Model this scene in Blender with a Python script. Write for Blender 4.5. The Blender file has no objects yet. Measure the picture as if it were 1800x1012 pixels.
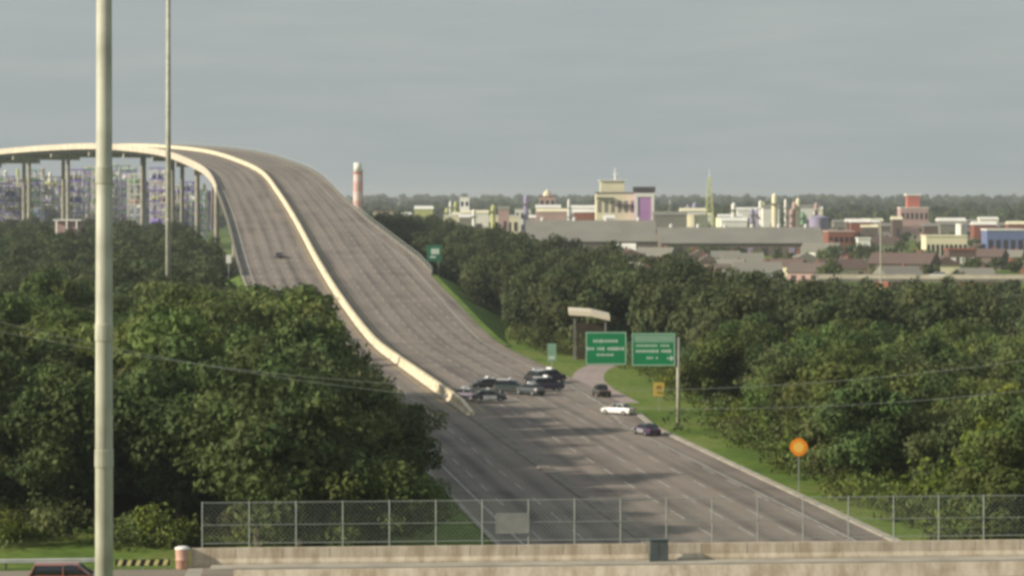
import bpy, math, random
import numpy as np
from mathutils import Vector, Matrix
R = math.radians
random.seed(7)
RNG = np.random.default_rng(7)
S = bpy.context.scene
COL = S.collection

# ------------------------------------------------------------------ camera, sky, sun, exposure
CAM_Z = 30.0
cd = bpy.data.cameras.new('camera'); cam = bpy.data.objects.new('camera', cd); COL.objects.link(cam)
cam.location = (0, 0, CAM_Z); cam.rotation_euler = (R(90), 0, 0)
cd.lens = 90; cd.sensor_width = 36; cd.shift_y = -0.0894
cd.clip_start = 1; cd.clip_end = 40000
S.camera = cam
SUN_EL, SUN_AZ = 24.5, -107            # azimuth of the sun, clockwise from +Y (the viewing direction)
w = bpy.data.worlds.new('World'); S.world = w; w.use_nodes = True
nt = w.node_tree; nt.nodes.clear()
sky = nt.nodes.new('ShaderNodeTexSky'); sky.sky_type = 'NISHITA'; sky.sun_disc = False
sky.sun_elevation = R(SUN_EL); sky.sun_rotation = R(SUN_AZ); sky.dust_density = 4; sky.air_density = 1.2
veil = nt.nodes.new('ShaderNodeMix'); veil.data_type = 'RGBA'
veil.inputs[0].default_value = 0.88
tcw = nt.nodes.new('ShaderNodeTexCoord'); mpw = nt.nodes.new('ShaderNodeMapping'); mpw.inputs['Scale'].default_value = (5, 5, 42)
nzw = nt.nodes.new('ShaderNodeTexNoise'); nzw.inputs['Scale'].default_value = 3; nzw.inputs['Detail'].default_value = 4
rmw = nt.nodes.new('ShaderNodeValToRGB')
rmw.color_ramp.elements[0].color = (2.78, 3.14, 3.22, 1); rmw.color_ramp.elements[0].position = 0.3
rmw.color_ramp.elements[1].color = (3.10, 3.40, 3.40, 1); rmw.color_ramp.elements[1].position = 0.7
nt.links.new(tcw.outputs['Generated'], mpw.inputs[0]); nt.links.new(mpw.outputs[0], nzw.inputs[0])
nt.links.new(nzw.outputs[0], rmw.inputs[0]); nt.links.new(rmw.outputs[0], veil.inputs[7])
bg = nt.nodes.new('ShaderNodeBackground'); bg.inputs[1].default_value = 0.1
wo = nt.nodes.new('ShaderNodeOutputWorld')
nt.links.new(sky.outputs[0], veil.inputs[6]); nt.links.new(veil.outputs[2], bg.inputs[0])
nt.links.new(bg.outputs[0], wo.inputs[0])
sl = bpy.data.lights.new('sun', 'SUN'); sl.energy = 4.2; sl.angle = R(1.2); sl.color = (1.0, 0.90, 0.74)
so = bpy.data.objects.new('sun', sl); COL.objects.link(so)
sd = Vector((math.sin(R(SUN_AZ)) * math.cos(R(SUN_EL)), math.cos(R(SUN_AZ)) * math.cos(R(SUN_EL)), math.sin(R(SUN_EL))))
so.rotation_euler = sd.to_track_quat('Z', 'Y').to_euler()
S.view_settings.view_transform = 'Standard'; S.view_settings.look = 'None'
S.view_settings.exposure = 0.5; S.view_settings.gamma = 1
S.cycles.filter_width = 3.2          # the soft optics of a roadside camera
S.cycles.max_bounces = 5; S.cycles.volume_bounces = 0

# ------------------------------------------------------------------ helpers
F = 4500.0
def P(x, y, Y):                       # a sight line of the photo (1800 px wide) met at distance Y
    return Vector(((x - 900) * Y / F, Y, CAM_Z - (y - 345) * Y / F))
def G(x, y, z=0.0):                   # the same met at height z
    return P(x, y, (CAM_Z - z) * F / (y - 345))

def mat(name, col, rough=0.8, noise=0.0, scale=1.0, metal=0.0, col2=None, rand=0.0, spec=0.3, coat=0.0, detail=4):
    m = bpy.data.materials.new(name); m.use_nodes = True
    n = m.node_tree; b = n.nodes['Principled BSDF']
    b.inputs['Roughness'].default_value = rough; b.inputs['Metallic'].default_value = metal
    b.inputs['Specular IOR Level'].default_value = spec; b.inputs['Coat Weight'].default_value = coat
    c = (*col, 1)
    c2 = (*(col2 if col2 else [v * (1 - noise) for v in col]), 1)
    tc = n.nodes.new('ShaderNodeTexCoord'); nz = n.nodes.new('ShaderNodeTexNoise')
    nz.inputs['Scale'].default_value = scale; nz.inputs['Detail'].default_value = detail
    rp = n.nodes.new('ShaderNodeValToRGB')
    rp.color_ramp.elements[0].position = 0.35; rp.color_ramp.elements[1].position = 0.65
    rp.color_ramp.elements[0].color = c2; rp.color_ramp.elements[1].color = c
    n.links.new(tc.outputs['Object'], nz.inputs[0]); n.links.new(nz.outputs[0], rp.inputs[0])
    out = rp.outputs[0]
    if rand:
        oi = n.nodes.new('ShaderNodeObjectInfo'); hs = n.nodes.new('ShaderNodeHueSaturation')
        mr = n.nodes.new('ShaderNodeMapRange'); mr.inputs[3].default_value = 1 - rand; mr.inputs[4].default_value = 1 + rand
        n.links.new(oi.outputs['Random'], mr.inputs[0]); n.links.new(mr.outputs[0], hs.inputs['Value'])
        mh = n.nodes.new('ShaderNodeMapRange'); mh.inputs[3].default_value = 0.485; mh.inputs[4].default_value = 0.515
        ml = n.nodes.new('ShaderNodeMath'); ml.operation = 'FRACT'; mm = n.nodes.new('ShaderNodeMath'); mm.operation = 'MULTIPLY'; mm.inputs[1].default_value = 7.3
        n.links.new(oi.outputs['Random'], mm.inputs[0]); n.links.new(mm.outputs[0], ml.inputs[0]); n.links.new(ml.outputs[0], mh.inputs[0])
        n.links.new(mh.outputs[0], hs.inputs['Hue'])
        n.links.new(out, hs.inputs['Color']); out = hs.outputs[0]
    n.links.new(out, b.inputs['Base Color'])
    return m

def leafmat(name, col, col2, rand=0.28):
    m = mat(name, col, rough=0.7, scale=0.35, col2=col2, rand=rand, spec=0.15, detail=3)
    n = m.node_tree; b = n.nodes['Principled BSDF']
    src = b.inputs['Base Color'].links[0].from_socket
    at = n.nodes.new('ShaderNodeAttribute'); at.attribute_name = 'tint'
    mx = n.nodes.new('ShaderNodeMix'); mx.data_type = 'RGBA'; mx.blend_type = 'MULTIPLY'; mx.inputs[0].default_value = 1
    n.links.new(src, mx.inputs[6]); n.links.new(at.outputs['Color'], mx.inputs[7])
    n.links.new(mx.outputs[2], b.inputs['Base Color'])
    tr = n.nodes.new('ShaderNodeBsdfTranslucent'); ms = n.nodes.new('ShaderNodeMixShader'); ms.inputs[0].default_value = 0.33
    n.links.new(mx.outputs[2], tr.inputs[0]); n.links.new(b.outputs[0], ms.inputs[1]); n.links.new(tr.outputs[0], ms.inputs[2])
    n.links.new(ms.outputs[0], n.nodes['Material Output'].inputs[0])
    return m

def roadmat(name, col, dark, lane=3.66, streak=0.5, joint=True):
    """concrete seen along the lanes: tyre-dark wheel paths, slab joints, patches (UV: x metres across, y metres along)"""
    m = bpy.data.materials.new(name); m.use_nodes = True
    n = m.node_tree; L = n.links.new; b = n.nodes['Principled BSDF']
    b.inputs['Roughness'].default_value = 0.85; b.inputs['Specular IOR Level'].default_value = 0.2
    uv = n.nodes.new('ShaderNodeUVMap'); sp = n.nodes.new('ShaderNodeSeparateXYZ'); L(uv.outputs[0], sp.inputs[0])
    def M(op, a, bb=None, c=None):
        k = n.nodes.new('ShaderNodeMath'); k.operation = op
        for i, v in enumerate((a, bb, c)):
            if v is None: continue
            if isinstance(v, (int, float)): k.inputs[i].default_value = v
            else: L(v, k.inputs[i])
        return k.outputs[0]
    # wheel paths: two dark bands per lane
    ph = M('MULTIPLY', sp.outputs[0], 2 * math.pi / lane)
    wp = M('MULTIPLY_ADD', M('COSINE', ph), 0.5, 0.5)
    wp2 = M('MULTIPLY_ADD', M('COSINE', M('MULTIPLY', ph, 2.0)), 0.25, 0.25)
    wob = n.nodes.new('ShaderNodeTexNoise'); wob.inputs['Scale'].default_value = 1
    mp = n.nodes.new('ShaderNodeMapping'); mp.inputs['Scale'].default_value = (0.55, 0.012, 1); L(uv.outputs[0], mp.inputs[0]); L(mp.outputs[0], wob.inputs[0])
    wob.inputs['Detail'].default_value = 5
    blot = n.nodes.new('ShaderNodeTexNoise'); blot.inputs['Scale'].default_value = 0.09; blot.inputs['Detail'].default_value = 6; L(uv.outputs[0], blot.inputs[0])
    grain = n.nodes.new('ShaderNodeTexNoise'); grain.inputs['Scale'].default_value = 2.2; grain.inputs['Detail'].default_value = 6; L(uv.outputs[0], grain.inputs[0])
    t = M('ADD', M('MULTIPLY', M('ADD', wp, wp2), 0.72), M('MULTIPLY', M('SUBTRACT', wob.outputs[0], 0.5), 3.4))
    t = M('MULTIPLY', t, streak)
    t = M('ADD', t, M('MULTIPLY', M('SUBTRACT', blot.outputs[0], 0.5), 1.3))
    t = M('ADD', t, M('MULTIPLY', M('SUBTRACT', grain.outputs[0], 0.5), 0.7))
    if joint:
        fr = M('FRACT', M('DIVIDE', sp.outputs[1], 18.3)); j = M('LESS_THAN', fr, 0.03); t = M('ADD', t, M('MULTIPLY', j, 0.3))
        pat = n.nodes.new('ShaderNodeTexVoronoi'); pat.inputs['Scale'].default_value = 1
        mq = n.nodes.new('ShaderNodeMapping'); mq.inputs['Scale'].default_value = (1 / lane, 1 / 40, 1); L(uv.outputs[0], mq.inputs[0]); L(mq.outputs[0], pat.inputs[0])
        sc = n.nodes.new('ShaderNodeSeparateColor'); L(pat.outputs['Color'], sc.inputs[0])
        t = M('ADD', t, M('MULTIPLY', M('SUBTRACT', sc.outputs[0], 0.5), 0.25))
    mx = n.nodes.new('ShaderNodeMix'); mx.data_type = 'RGBA'; L(t, mx.inputs[0])
    mx.clamp_factor = True
    mx.inputs[6].default_value = (*col, 1); mx.inputs[7].default_value = (*dark, 1); L(mx.outputs[2], b.inputs['Base Color'])
    return m

class MB:
    def __init__(s): s.v = []; s.f = []; s.uv = []
    def quad(s, a, b, c, d): i = len(s.v); s.v += [tuple(a), tuple(b), tuple(c), tuple(d)]; s.f.append((i, i+1, i+2, i+3)); return s
    def box(s, c, d, rz=0.0, taper=1.0, taper_y=None):
        i = len(s.v); ca, sa = math.cos(rz), math.sin(rz); ty = taper if taper_y is None else taper_y
        for zz in (-.5, .5):
            k = (taper, ty) if zz > 0 else (1, 1)
            for xx, yy in ((-.5, -.5), (.5, -.5), (.5, .5), (-.5, .5)):
                px, py = xx * d[0] * k[0], yy * d[1] * k[1]
                s.v.append((c[0] + px * ca - py * sa, c[1] + px * sa + py * ca, c[2] + zz * d[2]))
        s.f += [(i, i+3, i+2, i+1), (i+4, i+5, i+6, i+7)] + [(i+a, i+(a+1) % 4, i+4+(a+1) % 4, i+4+a) for a in range(4)]
        return s
    def tube(s, a, b, r0, r1=None, n=10, cap=True):
        r1 = r0 if r1 is None else r1; a = Vector(a); b = Vector(b); ax = (b - a).normalized()
        u = ax.orthogonal().normalized(); v = ax.cross(u); i = len(s.v)
        for p, r in ((a, r0), (b, r1)):
            for k in range(n):
                t = 2 * math.pi * k / n; s.v.append(tuple(p + u * (r * math.cos(t)) + v * (r * math.sin(t))))
        s.f += [(i+k, i+(k+1) % n, i+n+(k+1) % n, i+n+k) for k in range(n)]
        if cap: s.f += [tuple(i+k for k in range(n))[::-1], tuple(i+n+k for k in range(n))]
        return s
    def lathe(s, c, prof, n=20):       # prof: (r, z)
        i = len(s.v)
        for r, z in prof:
            for k in range(n):
                t = 2 * math.pi * k / n; s.v.append((c[0] + r * math.cos(t), c[1] + r * math.sin(t), c[2] + z))
        for j in range(len(prof) - 1):
            s.f += [(i+j*n+k, i+j*n+(k+1) % n, i+(j+1)*n+(k+1) % n, i+(j+1)*n+k) for k in range(n)]
        s.f.append(tuple(i+(len(prof)-1)*n+k for k in range(n)))
        return s
    def rings(s, rs, close=True):      # list of rings with equal counts
        i = len(s.v); n = len(rs[0])
        for r in rs: s.v += [tuple(p) for p in r]
        for j in range(len(rs) - 1):
            s.f += [(i+j*n+k, i+j*n+(k+1) % n, i+(j+1)*n+(k+1) % n, i+(j+1)*n+k) for k in range(n)]
        if close: s.f += [tuple(i+k for k in range(n))[::-1], tuple(i+(len(rs)-1)*n+k for k in range(n))]
        return s
    def build(s, name, m, parent=None, smooth=False, uv=None, bevel=0):
        me = bpy.data.meshes.new(name); me.from_pydata(s.v, [], s.f); me.materials.append(m); me.update()
        if uv is not None:
            ul = me.uv_layers.new(name='UVMap')
            for lp in me.loops: ul.data[lp.index].uv = uv[lp.vertex_index]
        if smooth:
            for p in me.polygons: p.use_smooth = True
        o = bpy.data.objects.new(name, me); COL.objects.link(o)
        if parent is not None: o.parent = parent
        if bevel:
            b = o.modifiers.new('bevel', 'BEVEL'); b.width = bevel; b.segments = 2
        return o

def tag(o, label=None, cat=None, group=None, kind=None):
    if label: o['label'] = label
    if cat: o['category'] = cat
    if group: o['group'] = group
    if kind: o['kind'] = kind
    return o
def thing(name, loc, label, cat, group=None, rz=0.0):
    o = bpy.data.objects.new(name, None); COL.objects.link(o); o.location = loc; o.rotation_euler.z = rz
    o.empty_display_size = 0.5
    return tag(o, label, cat, group)
KIDS = {}
def kids(o): return [c for c in COL.objects if c.parent == o]
def copy_tree(o, parent=None, cache={}):
    c = o.copy(); COL.objects.link(c); c.parent = parent
    ks = cache.get(o.name)
    if ks is None: ks = cache[o.name] = kids(o)
    for k in ks: copy_tree(k, c)
    return c

# ------------------------------------------------------------------ materials
M_conc = mat('pale_concrete', (0.66, 0.58, 0.46), 0.85, 0.22, 0.25)
M_mstrip = mat('worn_median_concrete', (0.24, 0.21, 0.18), 0.9, 0.35, 0.4)
def streak(m, sc, lo):
    n = m.node_tree; b = n.nodes['Principled BSDF']; src = b.inputs['Base Color'].links[0].from_socket
    tc = n.nodes.new('ShaderNodeTexCoord'); mp = n.nodes.new('ShaderNodeMapping'); mp.inputs['Scale'].default_value = sc
    nz = n.nodes.new('ShaderNodeTexNoise'); nz.inputs['Scale'].default_value = 1; nz.inputs['Detail'].default_value = 8; nz.inputs['Roughness'].default_value = .7
    rp = n.nodes.new('ShaderNodeValToRGB'); rp.color_ramp.elements[0].position = .38; rp.color_ramp.elements[1].position = .6
    rp.color_ramp.elements[0].color = (*lo, 1); rp.color_ramp.elements[1].color = (1, 1, 1, 1)
    mx = n.nodes.new('ShaderNodeMix'); mx.data_type = 'RGBA'; mx.blend_type = 'MULTIPLY'; mx.inputs[0].default_value = 1
    n.links.new(tc.outputs['Object'], mp.inputs[0]); n.links.new(mp.outputs[0], nz.inputs[0]); n.links.new(nz.outputs[0], rp.inputs[0])
    n.links.new(src, mx.inputs[6]); n.links.new(rp.outputs[0], mx.inputs[7]); n.links.new(mx.outputs[2], b.inputs['Base Color']); return m
M_parap = streak(mat('stained_parapet_concrete', (0.66, 0.58, 0.46), 0.85, 0.2, 0.12), (.9, .9, .25), (.62, .58, .52))
M_barr = mat('bright_barrier_concrete', (0.82, 0.70, 0.50), 0.85, 0.32, 0.5, detail=8)
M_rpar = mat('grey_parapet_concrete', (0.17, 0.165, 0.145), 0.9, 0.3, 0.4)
M_conc2 = mat('weathered_concrete', (0.40, 0.37, 0.31), 0.9, 0.3, 0.4)
M_concd = mat('stained_concrete', (0.22, 0.21, 0.19), 0.9, 0.35, 0.3)
M_girder = mat('weathered_girder', (0.10, 0.11, 0.11), 0.7, 0.3, 0.5)
M_road = roadmat('concrete_pavement', (0.232, 0.196, 0.167), (0.095, 0.083, 0.077))
M_ramp = roadmat('ramp_concrete', (0.33, 0.27, 0.25), (0.22, 0.18, 0.17), streak=0.25, joint=False)
M_asph = roadmat('overpass_paving', (0.24, 0.205, 0.165), (0.15, 0.13, 0.11), streak=0.4, joint=False)
M_line = mat('lane_paint', (0.50, 0.49, 0.44), 0.7, 0.35, 0.5)
M_yline = mat('yellow_lane_paint', (0.50, 0.38, 0.12), 0.7, 0.35, 0.5)
M_grass = mat('mown_grass', (0.135, 0.195, 0.045), 0.95, scale=0.10, col2=(0.085, 0.135, 0.034), spec=0.05, detail=9)
M_galv = mat('galvanised_steel', (0.50, 0.52, 0.48), 0.5, 0.2, 1.0, metal=0.25)
M_galvd = mat('dull_galvanised_wire', (0.30, 0.33, 0.30), 0.6, 0.15, 1.0)
M_polepale = mat('pale_pole_steel', (0.56, 0.56, 0.46), 0.6, 0.28, 0.9, detail=9); streak(M_polepale, (3, 3, .12), (.72, .70, .66))
M_sgreen = mat('green_sign_sheeting', (0.010, 0.22, 0.085), 0.45, 0.15, 0.4)
M_sgreenp = mat('faded_green_sign_sheeting', (0.22, 0.38, 0.27), 0.5, 0.15, 0.4)
M_white = mat('white_paint', (0.78, 0.76, 0.70), 0.5, 0.08, 0.5)
M_legend = mat('sign_legend_white', (0.55, 0.66, 0.55), 0.5, 0.1, 0.5)
M_yellow = mat('yellow_sign', (0.62, 0.44, 0.10), 0.5, 0.12, 1)
M_orange = mat('orange_sign', (0.95, 0.30, 0.02), 0.45, 0.10, 1)
M_orange2 = mat('amber_sign_centre', (0.95, 0.58, 0.12), 0.45, 0.1, 1)
M_black = mat('black_rubber', (0.02, 0.02, 0.02), 0.8, 0.2, 3)
M_glass = mat('dark_glass', (0.02, 0.025, 0.03), 0.12, spec=0.6)
M_bark = mat('bark', (0.14, 0.12, 0.09), 0.95, 0.4, 2.0)
M_leaf = [leafmat('dark_green_leaves', (0.100, 0.138, 0.046), (0.072, 0.102, 0.038)),
          leafmat('mid_green_leaves', (0.132, 0.172, 0.050), (0.095, 0.130, 0.042)),
          leafmat('yellow_green_leaves', (0.155, 0.195, 0.032), (0.105, 0.150, 0.028), 0.2),
          leafmat('olive_leaves', (0.118, 0.140, 0.054), (0.086, 0.106, 0.044)),
          leafmat('brownish_leaves', (0.125, 0.105, 0.055), (0.085, 0.080, 0.040))]
M_leaffar = leafmat('distant_leaves', (0.096, 0.124, 0.052), (0.068, 0.092, 0.042))

# ------------------------------------------------------------------ the ground, one sheet to the horizon
def gz(X, Y):
    t = min(max((Y - 2600) / 3500, 0), 1); return 9 * t * t * (3 - 2 * t)
gm = bpy.data.materials.new('ground_cover'); gm.use_nodes = True
n = gm.node_tree; b = n.nodes['Principled BSDF']; b.inputs['Roughness'].default_value = 0.95; b.inputs['Specular IOR Level'].default_value = 0.05
tc = n.nodes.new('ShaderNodeTexCoord')
def nz(s, d=6):
    k = n.nodes.new('ShaderNodeTexNoise'); k.inputs['Scale'].default_value = s; k.inputs['Detail'].default_value = d; n.links.new(tc.outputs['Object'], k.inputs[0]); return k.outputs[0]
def ramp(fac, stops):
    r = n.nodes.new('ShaderNodeValToRGB'); e = r.color_ramp.elements
    e[0].position, e[0].color = stops[0][0], (*stops[0][1], 1); e[1].position, e[1].color = stops[-1][0], (*stops[-1][1], 1)
    for p, c in stops[1:-1]: q = e.new(p); q.color = (*c, 1)
    n.links.new(fac, r.inputs[0]); return r.outputs[0]
ca = ramp(nz(0.05, 9), [(0.3, (0.075, 0.125, 0.030)), (0.46, (0.125, 0.190, 0.042)), (0.55, (0.17, 0.205, 0.060)), (0.62, (0.13, 0.195, 0.045)), (0.75, (0.22, 0.20, 0.10))])
cb = ramp(nz(0.9, 8), [(0.3, (0.65, 0.65, 0.65)), (0.7, (1.15, 1.15, 1.1))])
mx = n.nodes.new('ShaderNodeMix'); mx.data_type = 'RGBA'; mx.blend_type = 'MULTIPLY'; mx.inputs[0].default_value = 1
n.links.new(ca, mx.inputs[6]); n.links.new(cb, mx.inputs[7]); n.links.new(mx.outputs[2], b.inputs['Base Color'])
g = MB()
xs = [-8000, -3000, -1200, -500, -250, -100, 0, 100, 250, 500, 1200, 3000, 8000]
ys = [-300, 0, 100, 200, 300, 400, 500, 700, 1000, 1500, 2200, 2600, 3200, 3800, 4400, 5000, 5600, 6200, 7500, 9500, 12000, 16000]
for Y in ys:
    for X in xs: g.v.append((X, Y, gz(X, Y)))
nx = len(xs)
for j in range(len(ys)-1):
    for i in range(nx-1): g.f.append((j*nx+i, j*nx+i+1, (j+1)*nx+i+1, (j+1)*nx+i))
tag(g.build('ground', gm), kind='structure')

# ------------------------------------------------------------------ the freeway alignment (its median), plan and height
CTRL = [(46.0, -30, 0), (42 - .1356*60, 60, 0), (14.9, 200, 0), (1.3, 300, 0), (-12.2, 400, 0), (-20.1, 458, 0), (-28.5, 520, .6), (-40, 600, 5.4), (-51.5, 682, 11.8),
        (-67.8, 803, 21.9), (-82.5, 905, 30.6), (-98.3, 1005, 38.9), (-115.5, 1080, 44.4), (-136.6, 1160, 49.4), (-158, 1222, 52.4),
        (-186, 1290, 55), (-210, 1340, 55.8), (-252, 1420, 55.6), (-300, 1500, 53.8), (-351, 1580, 50.8), (-440, 1700, 45), (-560, 1850, 36), (-720, 2030, 26)]
def catmull(c, step=6.0):
    out = []
    for i in range(len(c) - 1):
        p0 = Vector(c[max(i-1, 0)]); p1 = Vector(c[i]); p2 = Vector(c[i+1]); p3 = Vector(c[min(i+2, len(c)-1)])
        d1 = (p2 - p0) / (p2 - p0).length * (p2 - p1).length if i else (p2 - p1)
        d2 = (p3 - p1) / (p3 - p1).length * (p2 - p1).length
        k = max(1, int((p2 - p1).length / step))
        for j in range(k):
            t = j / k; h = (2*t**3 - 3*t*t + 1, t**3 - 2*t*t + t, -2*t**3 + 3*t*t, t**3 - t*t)
            out.append(p1*h[0] + d1*h[1] + p2*h[2] + d2*h[3])
    out.append(Vector(c[-1]))
    for q in out: q.z = max(q.z, 0.0)
    return out
PATH = catmull(CTRL)
NORM = []
for i, p in enumerate(PATH):
    t = PATH[min(i+1, len(PATH)-1)] - PATH[max(i-1, 0)]; NORM.append(Vector((t.y, -t.x, 0)).normalized())   # to the right
DIST = [0.0]
for i in range(1, len(PATH)): DIST.append(DIST[-1] + (PATH[i] - PATH[i-1]).length)
def lerp(tab, y):
    if y <= tab[0][0]: return tab[0][1]
    for (a, u), (c, v) in zip(tab, tab[1:]):
        if y <= c: return u + (v - u) * (y - a) / (c - a)
    return tab[-1][1]
WR = [(330, 21), (365, 24), (400, 25), (520, 25.3), (600, 27), (690, 27.5), (803, 22.5), (880, 20.8)]
WL = [(400, 13), (480, 14), (640, 20.8)]
wr = lambda p: lerp(WR, p.y)
wl = lambda p: -lerp(WL, p.y)
def at(i, off, dz=0.0): return PATH[i] + NORM[i] * off + Vector((0, 0, dz))
def idx(Y): return min(range(len(PATH)), key=lambda i: abs(PATH[i].y - Y))
I_AB = idx(655)                       # where the embankment ends and the bridge begins
def sweep(i0, i1, prof, name, m, parent=None, closed=True, step=1, uvm=False):
    """prof(p) -> list of (offset, dz); swept along the alignment"""
    b = MB(); uv = []; rs = []
    ids = list(range(i0, i1 + 1, step))
    for i in ids:
        pr = prof(PATH[i]); rs.append([at(i, o, z) for o, z in pr]); uv += [(o, DIST[i]) for o, z in pr]
    nn = len(rs[0])
    if closed: b.rings(rs)
    else:
        for r in rs: b.v += [tuple(p) for p in r]
        for j in range(len(rs) - 1):
            b.f += [(j*nn+k, j*nn+k+1, (j+1)*nn+k+1, (j+1)*nn+k) for k in range(nn - 1)]
    return b.build(name, m, parent, uv=uv if uvm else None)
LAST = len(PATH) - 1
SLAB = 0.35
road_prof = lambda p: [(wl(p), 0.02), (-0.5, 0.02), (0, 0.02), (0.5, 0.02), (wr(p), 0.02)]
tag(sweep(0, I_AB, road_prof, 'road', M_road, closed=False, uvm=True), kind='structure')
# embankment under the climbing road
def emb_prof(p):
    h = p.z + 0.02; k = 2.1
    return [(wl(p) - 1.2 - k*h, -h - .01), (wl(p) - 1.2, -0.03), (wr(p) + 1.5, -0.03), (wr(p) + 1.5 + k*h, -h - .01)]
tag(sweep(idx(505), I_AB, emb_prof, 'embankment', M_grass, closed=False), kind='structure')
# shoulder strips / kerbs at the right edge on the flat
kerb = lambda p: [(wr(p) + .0, 0.0), (wr(p) + .0, 0.16), (wr(p) + .75, 0.18), (wr(p) + .75, 0.0)]
tag(sweep(0, idx(352), kerb, 'kerb', M_conc2), kind='structure')
kerbl = lambda p: [(wl(p) - .5, 0.0), (wl(p) - .5, 0.16), (wl(p), 0.16), (wl(p), 0.0)]
tag(sweep(0, I_AB, kerbl, 'kerb', M_conc2), kind='structure')
# painted lines
lm = MB(); ym = MB()
def dash(b, i, off, wd, i2=None):
    i2 = i + 1 if i2 is None else i2
    b.quad(at(i, off - wd, .026), at(i, off + wd, .026), at(i2, off + wd, .026), at(i2, off - wd, .026))
for i in range(0, LAST - 1):
    if PATH[i].y > 1230: break
    if PATH[i].y > 356: dash(ym, i, 2.6, .09); dash(ym, i, -1.6, .09)
    dash(lm, i, wr(PATH[i]) - 3.0, .10)
    dash(lm, i, wl(PATH[i]) + 2.0, .10)
    if i % 2 == 0:
        for L_ in (6.3, 10.0, 13.7, 17.4): dash(lm, i, L_, .07)
        if wr(PATH[i]) > 24.2: dash(lm, i, 21.1, .07)
        for L_ in (5.3, 9.0): dash(lm, i, -L_, .07)
        if wl(PATH[i]) < -17: dash(lm, i, -12.7, .07); dash(lm, i, -16.4, .07)
tag(lm.build('lane_markings', M_line), kind='structure'); tag(ym.build('lane_markings', M_yline), kind='structure')
# exit ramp splitting off to the right
rc = catmull([(16.0, 372, 0), (13.2, 400, 0), (12.6, 425, 0), (15.5, 452, 0), (24, 480, 0), (38, 505, 0), (58, 525, 0), (95, 545, 0)], 4)
rb = MB(); ruv = []; d = 0
for i, p in enumerate(rc):
    t = (rc[min(i+1, len(rc)-1)] - rc[max(i-1, 0)]); nn = Vector((t.y, -t.x, 0)).normalized()
    d += 4
    for o in (-2.6, 2.6): q = p + nn * o; rb.v.append((q.x, q.y, 0.012)); ruv.append((o, d))
for i in range(len(rc)-1): rb.f.append((2*i, 2*i+1, 2*i+3, 2*i+2))
tag(rb.build('ramp', M_ramp, uv=ruv), kind='structure')

# ------------------------------------------------------------------ the high bridge
A = PATH[I_AB]
bridge = thing('highway_bridge', (A.x, A.y, 0), 'long high concrete freeway bridge climbing and bending left over the industrial land', 'bridge')
def loc(o):                            # child meshes are modelled in world space
    o.matrix_parent_inverse = Matrix.Translation(-Vector((A.x, A.y, 0))); return o
loc(sweep(I_AB, LAST, road_prof, 'road_surface', M_road, bridge, closed=False, uvm=True))
loc(sweep(I_AB, LAST, lambda p: [(wl(p) - .05, -.03), (wr(p) + .05, -.03), (wr(p) + .05, -1.0), (wl(p) - .05, -1.0)], 'deck_slab', M_conc2, bridge))
for k, off in enumerate((-18, -11, -4, 4, 11, 18)):
    loc(sweep(I_AB, LAST, lambda p: [(off - .35, -1.003), (off + .35, -1.003), (off + .35, -3.0), (off - .35, -3.0)], 'girder', M_girder, bridge, step=2))
def parapet_prof(f, s):
    return lambda p: [(f(p) + s*.06, -1.2), (f(p) + s*.06, 1.15), (f(p) - s*.28, 1.15), (f(p) - s*.42, 0.3), (f(p) - s*.42, .02), (f(p) - s*.3, -.02)][::1]
I_PL = idx(925)
loc(sweep(I_AB, I_PL, lambda p: [(wl(p) - .45, -1.2), (wl(p) - .45, .95), (wl(p) - .15, .95), (wl(p) - .06, .3), (wl(p) - .06, -1.2)], 'parapet', M_rpar, bridge))
loc(sweep(I_PL, LAST, lambda p: [(wl(p) - .55, -1.5), (wl(p) - .55, 1.45), (wl(p) - .15, 1.45), (wl(p) - .06, .3), (wl(p) - .06, -1.5)], 'parapet', M_conc, bridge))
loc(sweep(I_AB, LAST, lambda p: [(wr(p) + .55, -1.5), (wr(p) + .55, 1.1), (wr(p) + .15, 1.1), (wr(p) + .06, .3), (wr(p) + .06, -1.5)], 'parapet', M_rpar, bridge))
# steel hand rail on the right parapet
rl = MB()
for i in range(I_AB, LAST - 1):
    rl.tube(at(i, wr(PATH[i]) + .35, 1.9), at(i+1, wr(PATH[i+1]) + .35, 1.9), .07, n=5, cap=False)
    rl.tube(at(i, wr(PATH[i]) + .35, 1.1), at(i, wr(PATH[i]) + .35, 1.9), .05, n=5)
loc(rl.build('railing', M_galv, bridge))
c = at(I_AB, (wr(A) + wl(A))/2); rzA = math.atan2(NORM[I_AB].y, NORM[I_AB].x)
loc(MB().box((c.x, c.y + .5, (A.z - 1.1)/2), (wr(A) - wl(A) + 3, 1.4, A.z - 1.1), rzA).build('abutment', M_conc2, bridge))
nextd = DIST[I_AB] + 30
for i in range(I_AB, LAST + 1):
    if DIST[i] < nextd: continue
    nextd = DIST[i] + 62
    p = PATH[i]; rz = math.atan2(NORM[i].y, NORM[i].x); m = MB(); off = (wr(p) + wl(p)) / 2
    c = at(i, off); zc = c.z - 3.0
    m.box((c.x, c.y, zc - 1.0), (39, 2.2, 2.0), rz)
    for o in (-10, 10):
        q = at(i, off + o); m.tube((q.x, q.y, 0), (q.x, q.y, zc - 2.0), 1.15, 1.0, n=12)
    ob = m.build('pier', M_conc2, bridge); loc(ob)

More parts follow.
